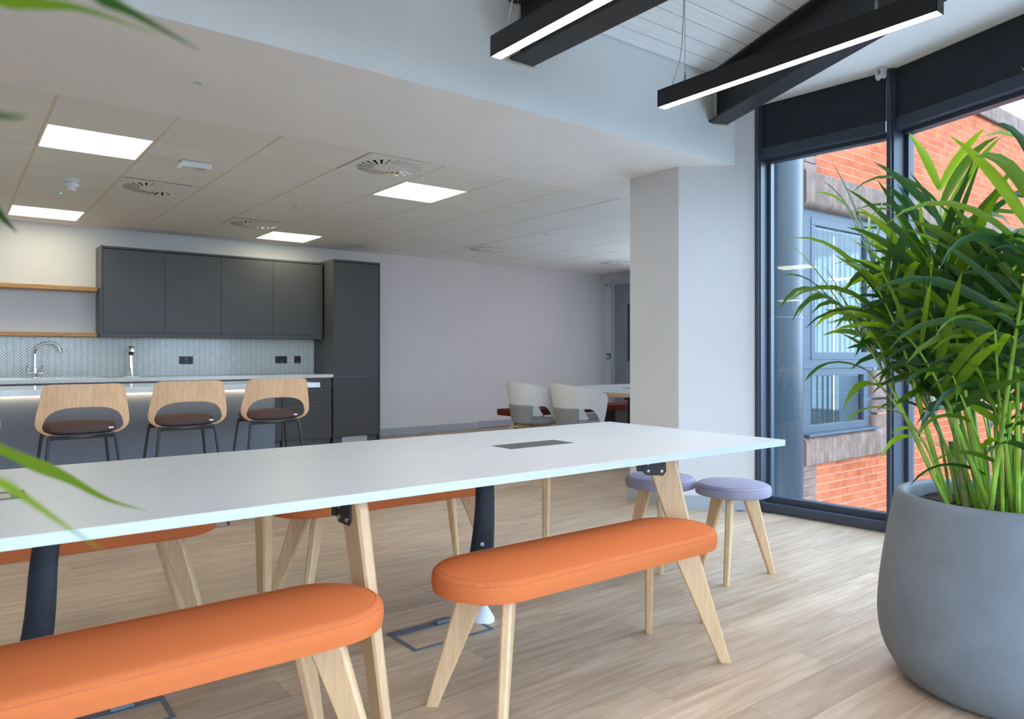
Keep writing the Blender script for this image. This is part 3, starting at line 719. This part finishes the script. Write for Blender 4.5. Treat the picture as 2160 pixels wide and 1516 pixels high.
for x0, x1 in ((-2.0,-.0003),(.0003,2.0)):
    t_ = B(x0,x1,-.55,.565,TZ-TT+.0005,TZ).build('tabletop','table',tb)
    B(x0,x1,-.5515,-.55,TZ-TT,TZ-.0008).build('edging','edge',t_)
B(2.0,2.0015,-.5515,.565,TZ-TT,TZ-.0008).build('edging','edge',tb)
q = MB()
for x in (-1.9,): pass
B(-1.85,1.75,-.06,-.02,TZ-TT-.045,TZ-TT-.002).build('support_rail','dark',tb); B(-1.85,1.75,.06,.10,TZ-TT-.045,TZ-TT-.002).build('support_rail','dark',tb)
zt = TZ-TT-.002
def bracket_t(cx, cy, rad, sd):
    r = Vector((*rad,0)).normalized(); ang = math.atan2(r.y,r.x)
    mt = Matrix.Translation((cx,cy,0)) @ Matrix.Rotation(ang,4,'Z')
    q = MB()
    for s_ in (-1,1):
        y = s_*.022; m2 = mt @ Matrix.Translation((0,y,zt)) @ Matrix.Rotation(PI/2,4,'X')
        q.prism([(-.055,0),(.042,0),(.048,-.078),(.036,-.096),(-.035,-.096),(-.05,-.084)],-.0025,.0025,m2)
    q.box(-.075,-.052,-.03,.03,zt-.08,zt,mt)
    b_ = q.build('leg_bracket','dark',tb,bevel=.002)
    for s_ in (-1,1):
        for px, pz in ((-.028,-.045),(-.028,-.078),(.028,-.078)):
            m2 = mt @ Matrix.Translation((px,s_*.0245,zt+pz)) @ Matrix.Rotation(-s_*PI/2,4,'X')
            MB().lathe([(.0085,0),(.0085,.002),(.005,.005),(.002,.0055)],14,mt=m2).build('bolt','chrome',b_,True)
# (position offsets relative to table centre 1.0, 2.43)
for (tx, ty, fx, fy, rad) in ((1.395,-.335,1.525,-.485,(1,-1)),(1.355,.35,1.47,.50,(1,1)),(-1.395,-.335,-1.545,-.485,(-1,-1)),(-1.395,.35,-1.545,.50,(-1,1))):
    plank_leg((tx,ty,zt),(fx,fy,0),.132,.045,.036,rad,'leg',tb); bracket_t(tx-rad[0]*.012,ty-rad[1]*.012,rad,1)
for sg, ty, fy in ((-1,-.375,-.485),(1,.42,.545)):
    plank_leg((-.03,ty,zt),(.02,fy,0),.130,.07,.042,(0,sg),'leg',tb); bracket_t(-.03,ty-sg*.012,(0,sg),1)
B(-.12,.06,-.375,-.335,zt-.04,zt).build('end_bracket','dark',tb,bevel=.01)
for x in (.99,-1.0):
    h_ = B(x-.172,x+.172,-.06,.078,TZ-.004,TZ+.0012).build('cable_hatch','hatch',tb,bevel=.0008)
    if x < 0: B(x-.14,x+.135,-.035,.035,TZ+.0012,TZ+.002).build('hatch_flap','inox',h_)
MB().tube(smooth_path([(1.28,.12,zt),(1.30,.10,zt-.03),(1.38,.08,zt-.045),(1.44,.06,zt-.03),(1.45,.06,zt)]),.005,8).build('cable_loop','dark',tb,True)
# cable sleeves
def sleeve(name, label, pts, wd, stds=True):
    o = thing(name, label, 'cable sleeve', tuple(pts[-1]), 0); b0 = Vector(pts[-1]); P_ = smooth_path(pts,5); n = len(P_); rows = []
    a = Vector((.7929,-.6093,0)); b = Vector((.6093,.7929,0))
    for i, p in enumerate(P_):
        t = i/(n-1); k = t*(len(wd)-1); j = min(int(k),len(wd)-2); w_ = wd[j]+(wd[j+1]-wd[j])*(k-j)
        rows.append([tuple(p-b0+a*w_*math.cos(2*PI*m/14)+b*.022*math.sin(2*PI*m/14)) for m in range(14)])
    q = MB().grid(rows, True); q.f.append(tuple(range(13,-1,-1))); q.f.append(tuple(range((n-1)*14,n*14))); q.build('sleeve','sleeve',o,True)
    if stds:
        for t in (.45,.78):
            p = P_[int(t*(n-1))]-b0-b*.024; mt = Matrix.Translation(p) @ Matrix.Rotation(-math.radians(37.54),4,'Z') @ Matrix.Rotation(PI/2,4,'X')
            MB().lathe([(.003,0),(.0075,.001),(.0075,0.003),(.003,.003)],14,cap0=False,cap1=False,mt=mt).build('press_stud','plastic',o)
    return o
s1 = sleeve('cable_sleeve','black fabric cable sleeve hanging under the right half of the table',[(1.735,2.44,.70),(1.735,2.44,.50),(1.728,2.45,.33),(1.715,2.46,.24),(1.735,2.50,.16)],[.036,.040,.048,.054,.028])
sleeve('cable_sleeve','black fabric cable sleeve hanging under the left half of the table',[(.235,2.44,.70),(.215,2.44,.55),(.20,2.44,.35),(.16,2.44,.15),(.12,2.46,.01)],[.034,.038,.044,.050,.042],False)
gr = thing('cable_grommet','white cone shaped cable grommet on the floor beside the right floor box','grommet',(1.795,2.535,.001))
MB().lathe([(.048,0),(.048,.012),(.018,.062),(.014,.064)],32).build('cone','plastic',gr,True)
MB().tube(smooth_path([(0,0,.06),(-.005,-.005,.10),(-.035,-.02,.11),(-.05,-.03,.14)]),.009,8).build('grey_cable','zinc',gr,True)
def fbox(lb, x0, x1, y0, y1):
    o = thing('floor_box',lb,'floor box',((x0+x1)/2,(y0+y1)/2,.0),0,'grey framed floor boxes under the table'); w_, d = (x1-x0)/2, (y1-y0)/2; t = .016
    q = MB(); q.box(-w_,w_,-d,-d+t,0,.004); q.box(-w_,w_,d-t,d,0,.004); q.box(-w_,-w_+t,-d+t,d-t,0,.004); q.box(w_-t,w_,-d+t,d-t,0,.004); q.build('frame','floorbox',o,bevel=.001)
    B(-w_+t,w_-t,d-t-.04,d-t,0,.005).build('hinge_bar','floorbox',o); B(.02,.09,d-t-.035,d-t-.002,.005,.018).build('cable_flap','floorbox',o,bevel=.004)
    B(-w_+t+.001,w_-t-.001,-d+t+.001,d-t-.041,0.0,.0025).build('lid','floor',o)
fbox('grey floor box frame visible beneath the right half of the table',1.40,1.775,2.425,2.65)
fbox('grey floor box frame behind the left orange bench',.20,.563,2.437,2.635)

# ================================================================== BENCHES AND STOOLS
def oval(L, R, inset, z, n=48):
    out = []; R2 = R-inset; h_ = L/2-R
    for k in range(n):
        a = 2*PI*(k+.5)/n; x = R2*math.cos(a); out.append((x+(h_ if x > 0 else -h_), R2*math.sin(a), z))
    return out
def oval2(L, R, inset, z):   # with extra points along the straights
    R2 = R-inset; h_ = L/2-R; out = []
    for k in range(25): a = -PI/2+PI*k/24; out.append((h_+R2*math.cos(a), R2*math.sin(a), z))
    if h_ > .01:
        for k in range(1,8): out.append((h_-2*h_*k/8, R2, z))
    for k in range(25): a = PI/2+PI*k/24; out.append((-h_+R2*math.cos(a), R2*math.sin(a), z))
    if h_ > .01:
        for k in range(1,8): out.append((-h_+2*h_*k/8, -R2, z))
    return out
def cushion(L, R, z0, z1, m, parent, seam='stitch'):
    prof = [(.012,z0),(.002,z0+.004),(-.001,z0+.03),(0,z1-.022),(.004,z1-.012),(.012,z1-.004),(.03,z1+.001),(.07,z1+.006),(.13,z1+.009),(R-.012,z1+.010)]
    q = MB(); rr = [oval2(L,R,a,z) for a, z in prof]; n = len(rr[0]); q.grid(rr, True); q.f.append(tuple(range(n-1,-1,-1))); q.f.append(tuple(range((len(prof)-1)*n,len(prof)*n)))
    s_ = q.build('seat','orange' if m is None else m,parent,True)
    for ins, zz, rad in ((.0035,z1-.0125,.0011),(.020,z1-.0012,.0009)):
        p = oval2(L,R,ins,zz); MB().tube(p+[p[0]],rad,5,False).build('seam',seam,s_,True)
    return s_
def make_bench(name, m, group, L=1.19, R=.179, z0=.408, z1=.475):
    root = thing(name,'', 'bench', (0,0,0), 0, group); cushion(L,R,z0,z1,m,root,'stitch' if m == 'orange' else 'dark')
    B(-.42,.42,-.05,.05,z0-.012,z0).build('under_plate','dark',root)
    for sx in (-1,1):
        for sy in (-1,1):
            plank_leg((sx*.405,sy*.085,z0-.001),(sx*.512,sy*.185,0),.098,.042,.034,(sx,sy*.95),'leg',root)
            b_ = B(-.028,.028,-.019,.019,z0-.014,z0-.001).build('bracket','dark',root,loc=(sx*.375,sy*.058,0)); b_.rotation_euler = (0,0,math.atan2(sy*.95,sx))
            MB().lathe([(.007,-.024),(.007,-.022),(.002,-.019)],10,mt=Matrix.Translation((0,0,z0-.008))@Matrix.Rotation(PI/2,4,'X')).build('bolt','chrome',b_,True)
    return root
ob = make_bench('orange_bench','orange','orange upholstered benches at the long table')
bl_lab = ['orange bench in the right foreground, all four oak legs in view','orange bench in the left foreground, cut by the picture edge','orange bench behind the table, visible under its right half','orange bench behind the table at far left, only its right end showing']
for i, (x, y, r) in enumerate(((1.745,1.842,0),(.352,1.849,.012),(1.73,3.238,0),(.297,3.221,0))):
    o = ob if i == 0 else copy_tree(ob); o.location = (x,y,0); o.rotation_euler = (0,0,r); o['label'] = bl_lab[i]
def make_round():
    root = thing('round_stool','', 'stool', (0,0,0), 0, 'lilac round stools'); cushion(.376,.188,.412,.468,'lilac',root,'lilacseam')
    B(-.05,.05,-.05,.05,.400,.411).build('under_plate','dark',root)
    for a in (207,-33,87):
        a = math.radians(a); c, s_ = math.cos(a), math.sin(a)
        plank_leg((c*.085,s_*.085,.411),(c*.205,s_*.205,0),.080,.034,.034,(c,s_),'leg',root)
        b_ = B(-.02,.02,-.022,.022,.398,.411).build('bracket','dark',root,loc=(c*.06,s_*.06,0)); b_.rotation_euler = (0,0,a)
    return root
rs = make_round(); rs.location = (3.185,2.29,0); rs['label'] = 'lilac round stool standing free right of the table, in front of the window'
r2 = copy_tree(rs); r2.location = (3.05,2.655,0); r2.rotation_euler = (0,0,.25); r2['label'] = 'lilac round stool half hidden behind the table leg'

# ================================================================== FAR ROOM FURNITURE
ft = thing('far_table','white table with an oak edge in the far right room','table',(6.25,5.74,0))
B(-1.03,1.2,-.75,.75,.722,.742).build('tabletop','table',ft); 
for a in ((-1.03,1.2,-.752,-.75),(-1.032,-1.03,-.752,.752),(-1.03,1.2,.75,.752)): B(*a,.718,.741).build('edging','wood',ft)
B(-1.03,1.2,-.75,.75,.700,.721).build('oak_core','wood',ft)
B(-.28,.06,-.12,.02,.742,.744).build('cable_hatch','hatch',ft)
B(-.75,1.0,-.55,-.47,.655,.699).build('support_rail','dark',ft)
for x in (-.55,.8):
    for y in (-.5,.5): B(x-.05,x+.05,y-.13,y+.13,0,.699).build('leg','dark',ft,bevel=.01)
MB().tube(smooth_path([(-.72,-.60,.69),(-.68,-.60,.66),(-.62,-.60,.67),(-.56,-.58,.655)]),.006,8).build('cable_loop','dark',ft,True)
rb = thing('red_bench','dark red upholstered bench on the far side of the white and oak table','bench',(6.2,6.82,0))
B(-1.05,1.2,-.18,.18,.40,.475).build('seat','redfab',rb,bevel=.012,seg=3)
for x in (-.7,.8): B(x-.15,x+.15,-.1,.1,0,.399).build('leg','dark',rb)
rb2 = thing('red_bench','dark red upholstered bench on the near side of the far table, at the pier edge','bench',(6.55,4.72,0))
B(-1.12,1.0,-.17,.17,.40,.475).build('seat','redfab',rb2,bevel=.012,seg=3)
for x in (-.7,.8): B(x-.15,x+.15,-.1,.1,0,.399).build('leg','dark',rb2)
def make_chair():
    root = thing('shell_chair','', 'chair', (0,0,0), 0, 'cream shell chairs at the far table')
    # theta 0 = back (-x), chair faces +x
    def lerp(tab, th):
        th = abs(th)
        for (a, va), (b, vb) in zip(tab, tab[1:]):
            if th <= b: return va+(vb-va)*(th-a)/(b-a)
        return tab[-1][1]
    def sm(a, b, x): x = max(0,min(1,(x-a)/(b-a))); return x*x*(3-2*x)
    def up_(th): u = abs(th)/150; return .845-.03*u-.13*u**2.0-.20*sm(.76,1.0,u)
    def lo_(th): u = abs(th)/150; return .610-.175*sm(.50,.86,u)+.040*sm(.86,1.0,u)
    rad = [(0,.262),(60,.275),(100,.285),(130,.29),(150,.285)]
    def pt(th, z, dr=0):
        a = math.radians(180-th); r = lerp(rad,th)*(.80+.26*min(1,max(0,(z-.42)/.40)))+dr
        return (r*math.cos(a)-.0, r*math.sin(a), z)
    cols = list(range(-150,151,5)); q = MB()
    def skin(dr): return [[pt(th, lo_(th)+(up_(th)-lo_(th))*s_/6, dr) for th in cols] for s_ in range(7)]
    A = skin(0); Bk = skin(-.012); q.grid(A); q.grid(Bk[::-1]); q.grid([A[-1],Bk[-1]]); q.grid([A[0],Bk[0]])
    q.grid([[r[0] for r in A],[r[0] for r in Bk]]); q.grid([[r[-1] for r in A],[r[-1] for r in Bk]])
    q.build('shell','shell',root,True)
    cols2 = list(range(-52,53,4)); rows = []
    for s_ in range(9):
        f = s_/8; z = .445+(.615-.445)*f; row = []
        for th in cols2:
            p = Vector(pt(th,.445+(lo_(th)+.004-.445)*f,-.004)); row.append(tuple(p))
        rows.append(row)
    bot = [[tuple(Vector(p)*1) for p in rows[0]]]
    for k, sc in enumerate((.9,.7,.45)): rows.insert(0,[(p[0]*sc,p[1]*sc,.445-.012*(k+1)) for p in rows[k]] if k == 0 else [(p[0]*sc/(.9 if k == 1 else .7),p[1]*sc/(.9 if k == 1 else .7),.445-.008*(k+1)) for p in rows[0]])
    MB().grid(rows).build('back_pad','greyfab',root,True,solid=.02)
    def el(r, z): return [(.02+(.245-r)*math.cos(2*PI*k/40),(.235-r)*math.sin(2*PI*k/40),z) for k in range(40)]
    q = MB(); q.grid([el(r,z) for r,z in ((.08,.405),(.03,.415),(.004,.435),(0,.452),(.012,.466),(.06,.470),(.15,.466))], True); q.f.append(tuple(range(39,-1,-1))); q.f.append(tuple(range(240,280))); q.build('seat','greyfab',root,True)
    MB().lathe([(.06,.36),(.07,.40),(.09,.41)],20).build('hub','wood',root,True)
    for a in (45,135,225,315):
        a = math.radians(a); c, s_ = math.cos(a), math.sin(a)
        p = smooth_path([(c*.03,s_*.03,.385),(c*.20,s_*.20,.378),(c*.235,s_*.235,.34),(c*.285,s_*.285,0.01)],4)
        MB().tube(p,[.020 if i < 4 else .017-.004*i/12 for i in range(len(p))],8).build('leg','wood',root,True)
    return root
ch = make_chair(); ch.location = (4.83,5.22,0); ch.rotation_euler = (0,0,math.radians(-6)); ch['label'] = 'cream shell armchair nearest the pier, front one of the pair'
c2 = copy_tree(ch); c2.location = (4.76,5.83,0); c2.rotation_euler = (0,0,math.radians(-4)); c2['label'] = 'cream shell armchair half hidden behind the other, further left'
# door and call point on the far right wall
dr = struct(B(8.93,9.0,7.80,8.77,0,2.29).build('door_1','door'), 'grey door with a grey frame at the far right')
for a in ((8.91,9.0,8.77,8.85,0,2.37),(8.91,9.0,7.72,7.80,0,2.37)): B(*a).build('door_frame','skirting',dr)
B(8.91,9.0,7.80,8.77,2.29,2.37).build('door_frame','skirting',dr); B(8.925,8.93,8.28,8.48,1.0,1.95).build('vision_panel','frame',dr)
cp = thing('call_point','small green emergency call point on the far wall beside the door','call point',(9.0,8.975,1.08))
B(-.03,0,-.045,.045,-.05,.05).build('housing','green',cp,bevel=.006); B(-.032,-.03,-.025,.025,-.03,.012).build('label_plate','plastic',cp)
o = thing('wall_sensor','small pale sounder box high on the far wall beside the door','sensor',(9.0,8.98,2.30)); B(-.05,0,-.05,.05,-.05,.05).build('housing','plastic',o,bevel=.01); MB().lathe([(.03,0),(.026,.006)],20,mt=Matrix.Translation((-.05,0,0))@Matrix.Rotation(-PI/2,4,'Y')).build('grille','rocker',o)

# ================================================================== PLANTS
def leaflet(q, p0, d, up, L, w_, droop, n=7):
    """blade with a shallow V fold; d start direction, up = surface normal hint"""
    p = Vector(p0); d = Vector(d).normalized(); v = []; f = []
    for i in range(n+1):
        t = i/n; side = d.cross(up)
        side = side.normalized() if side.length > 1e-3 else Vector((1,0,0)); nn = side.cross(d).normalized()
        ww = w_*(max(0,math.sin(PI*min(1,t*.93+.07)))**.7)*(1-.35*t)
        if i == n: ww = .0004
        v += [tuple(p-side*ww-nn*-ww*.30), tuple(p), tuple(p+side*ww+nn*ww*.30)]
        if i < n:
            d = (d+Vector((0,0,-1))*droop*(.35+1.3*t)/n).normalized(); p = p+d*(L/n)
    for i in range(n): a = i*3; f += [(a,a+1,a+4,a+3),(a+1,a+2,a+5,a+4)]
    q.add(v,f); return q
def palm(root, n_fr, soil_z, spread, H, seed, parts_left, dirs=None, scale=1, canes=7, extra=0):
    rnd = random.Random(seed); left = parts_left
    for i in range(n_fr):
        az = (dirs[i % len(dirs)] if dirs else 360*i*.618)+rnd.uniform(-14,14); az = math.radians(az)
        inner = i/n_fr; r0 = rnd.uniform(.03,spread); a0 = az+rnd.uniform(-.7,.7)
        base = Vector((r0*math.cos(a0), r0*math.sin(a0), soil_z-.02))
        dz = abs((math.degrees(az)-142+180)%360-180); L = H*rnd.uniform(.72,1.1)*(1-.25*(1-inner))*(.84 if dz < 60 else 1.06); tilt = math.radians(rnd.uniform(5,13)+ (1-inner)*14)
        d = Vector((math.sin(tilt)*math.cos(az), math.sin(tilt)*math.sin(az), math.cos(tilt))); out = Vector((math.cos(az),math.sin(az),0))
        pts = [base.copy()]; dd = [d.copy()]; n = 16; bend = rnd.uniform(.3,1.1)*(1.25-.5*inner)
        p = base.copy()
        for k in range(n):
            t = k/n; p = p+d*(L/n); d = (d+(out*.62-Vector((0,0,.62)))*bend*max(0,t-.38)**1.1*2.2/n*1.6).normalized(); pts.append(p.copy()); dd.append(d.copy())
        q = MB().tube(pts,[.0085*scale*(1-.8*k/n)+.001 for k in range(n+1)],7); fr = q.build('frond','stem',root,True)
        st_ = MB(); nl = rnd.randint(7,9)
        for j in range(nl):
            t = .54+.46*(j+.3)/nl; k = min(n-1,int(t*n)); u = t*n-k; P0 = pts[k].lerp(pts[k+1],min(1,u)); T = dd[k]
            side = T.cross(Vector((0,0,1))); side = side.normalized() if side.length > .05 else Vector((-out.y,out.x,0))
            nrm = side.cross(T).normalized()
            for sg in (-1,1):
                ang = math.radians(54-34*(j/nl)+rnd.uniform(-9,9)); D_ = T*math.cos(ang)+side*sg*math.sin(ang)+nrm*.16
                Lf = (.24+.18*math.sin(PI*(.18+.72*j/nl)))*rnd.uniform(.8,1.25)*scale; wf = rnd.uniform(.010,.0225)*scale; dp = rnd.choice((.25,.6,1.0,1.5,2.3))*rnd.uniform(.8,1.2)
                if left > 0: leaflet(MB(),P0,D_,nrm,Lf,wf,dp).build('leaflet','leaf',fr,True); left -= 1
                else: leaflet(st_,P0,D_,nrm,Lf,wf,dp)
        if st_.v: tag(st_.build('leaflet','leaf',fr,True), kind='stuff')
    for i in range(extra):      # low young fronds and bare young stems
        az = math.radians(rnd.choice(dirs)+rnd.uniform(-40,40)); r0 = rnd.uniform(.05,spread); lean = rnd.uniform(.04,.30); Hh = rnd.uniform(.35,.95)
        base = Vector((r0*math.cos(az),r0*math.sin(az),soil_z-.02)); top = base+Vector((lean*math.cos(az),lean*math.sin(az),Hh)); mid = base.lerp(top,.5)+Vector((-math.cos(az),-math.sin(az),0))*lean*.18
        P_ = smooth_path([base,mid,top],6); fr = MB().tube(P_,[.0060-.0035*k/(len(P_)-1) for k in range(len(P_))],6).build('frond','stem',root,True); q = MB()
        T = (top-mid).normalized(); side = T.cross(Vector((0,0,1))).normalized()
        for j in range(rnd.choice((2,3,4,5))):
            sg = -1 if j % 2 else 1; P0 = P_[-1-j*2] if j*2 < len(P_)-1 else P_[1]
            leaflet(q,P0,T*.8+side*sg*rnd.uniform(.2,.9)+Vector((math.cos(az),math.sin(az),0))*.5,side.cross(T),rnd.uniform(.16,.32),rnd.uniform(.009,.018),rnd.uniform(.8,2.2))
        tag(q.build('leaflet','leaf',fr,True), kind='stuff')
    for i in range(canes):
        a = 2*PI*i/canes+rnd.uniform(-.3,.3); r = rnd.uniform(.25,.95)*spread; b_ = Vector((r*math.cos(a),r*math.sin(a),soil_z-.02)); tp = b_+Vector((math.cos(a)*.03,math.sin(a)*.03,rnd.uniform(.12,.3)))
        MB().tube([b_,b_.lerp(tp,.5),tp],[.013,.011,.008],9).build('cane','cane',root,True)
def pot(root, H=.65, s=1):
    prof = [(.0,.0),(.27,.0),(.315,.02),(.355,.07),(.382,.13),(.394,.20),(.393,.28),(.383,.38),(.365,.50),(.350,.585),(.343,.625),(.338,.640),(.328,.650),(.312,.650),(.300,.643),(.293,.625),(.295,.56),(.31,.45)]
    prof = [(p.x, p.y) for p in smooth_path([(r,z,0) for r, z in prof[1:14]],4)]+prof[14:]
    MB().lathe([(r*s,z) for r, z in prof],72,cap1=False).build('pot','pot',root,True)
    q = MB(); rnd = random.Random(3); rows = []
    for i in range(13):
        r = .296*s*i/12+.0005; rows.append([(r*math.cos(2*PI*k/48),r*math.sin(2*PI*k/48),.60+rnd.uniform(-.006,.012)) for k in range(48)])
    q.grid(rows, True).build('soil','soil',root,False)
pp = thing('potted_palm','tall green palm in a big grey concrete pot beside the windows','potted plant',(2.835,.945,0))
pot(pp); palm(pp, 30, .60, .20, 1.22, 11, 300, dirs=[150,190,110,230,170,60,130,300,200,90,20,160,250,340,140,180], canes=12, extra=26)
p2 = thing('foreground_palm','out of focus palm at the left picture edge, only leaf tips showing','potted plant',(-.62,.70,0))
pot(p2, s=.8); palm(p2, 7, .60, .12, .80, 5, 60, dirs=[200,150,250,120,280,220,170], canes=4, scale=.9)
# its near leaves that reach into the picture
def long_leaf(root, pts, w_, wmax=.4):
    P_ = smooth_path(pts,5); n = len(P_); v = []; f = []
    for i, p in enumerate(P_):
        t = i/(n-1); d = (P_[min(i+1,n-1)]-P_[max(i-1,0)]).normalized(); side = d.cross(Vector((0,0,1))).normalized()
        side = (side+Vector((0,0,.55))).normalized(); nn = side.cross(d)
        ww = max(.0004, w_*min(1,(1-t)/.55)*min(1,.35+t*3)); v += [tuple(p-side*ww), tuple(p+nn*ww*.25), tuple(p+side*ww)]
    for i in range(n-1): a = i*3; f += [(a,a+1,a+4,a+3),(a+1,a+2,a+5,a+4)]
    q = MB(); q.add(v,f); return q
R0 = Vector(p2.location)
fa = MB().tube([tuple(p) for p in smooth_path([(.05,.0,.58),(.16,.0,.95),(.30,-.02,1.28),(.47,-.08,1.42),(.60,-.16,1.40)])],.004,7).build('frond','stem',p2,True)
fb = MB().tube([tuple(p) for p in smooth_path([(.0,.05,.58),(.10,.05,.80),(.26,.06,1.00),(.42,.05,1.10),(.58,.03,1.12)])],.004,7).build('frond','stem',p2,True)
for fr, pts, w_ in ((fb,[(-.06,.72,1.115),(.01,.775,1.052+.012),(.057,.788,1.033),(.09,.814,1.011),(.129,.834,.982),(.168,.855,.963)],.0095),
                    (fb,[(-.06,.60,1.11),(.006,.497,1.072),(.032,.505,1.05),(.053,.527,1.028),(.083,.567,.996)],.0035),
                    (fa,[(-.10,.53,1.37),(.011,.521,1.338),(.037,.502,1.331),(.06,.483,1.327),(.097,.468,1.317)],.0050),
                    (fa,[(-.04,.55,1.385),(.045,.495,1.352),(.067,.478,1.335),(.086,.476,1.329),(.122,.474,1.316)],.0065),
                    (fa,[(-.08,.65,1.40),(.015,.745,1.283),(.032,.758,1.252),(.048,.77,1.235)],.0075),
                    (fa,[(-.10,.47,1.28),(.006,.437,1.248),(.031,.43,1.246)],.0035)):
    long_leaf(p2,[tuple(Vector(p)-R0) for p in pts],w_).build('leaflet','leaf',fr,True)
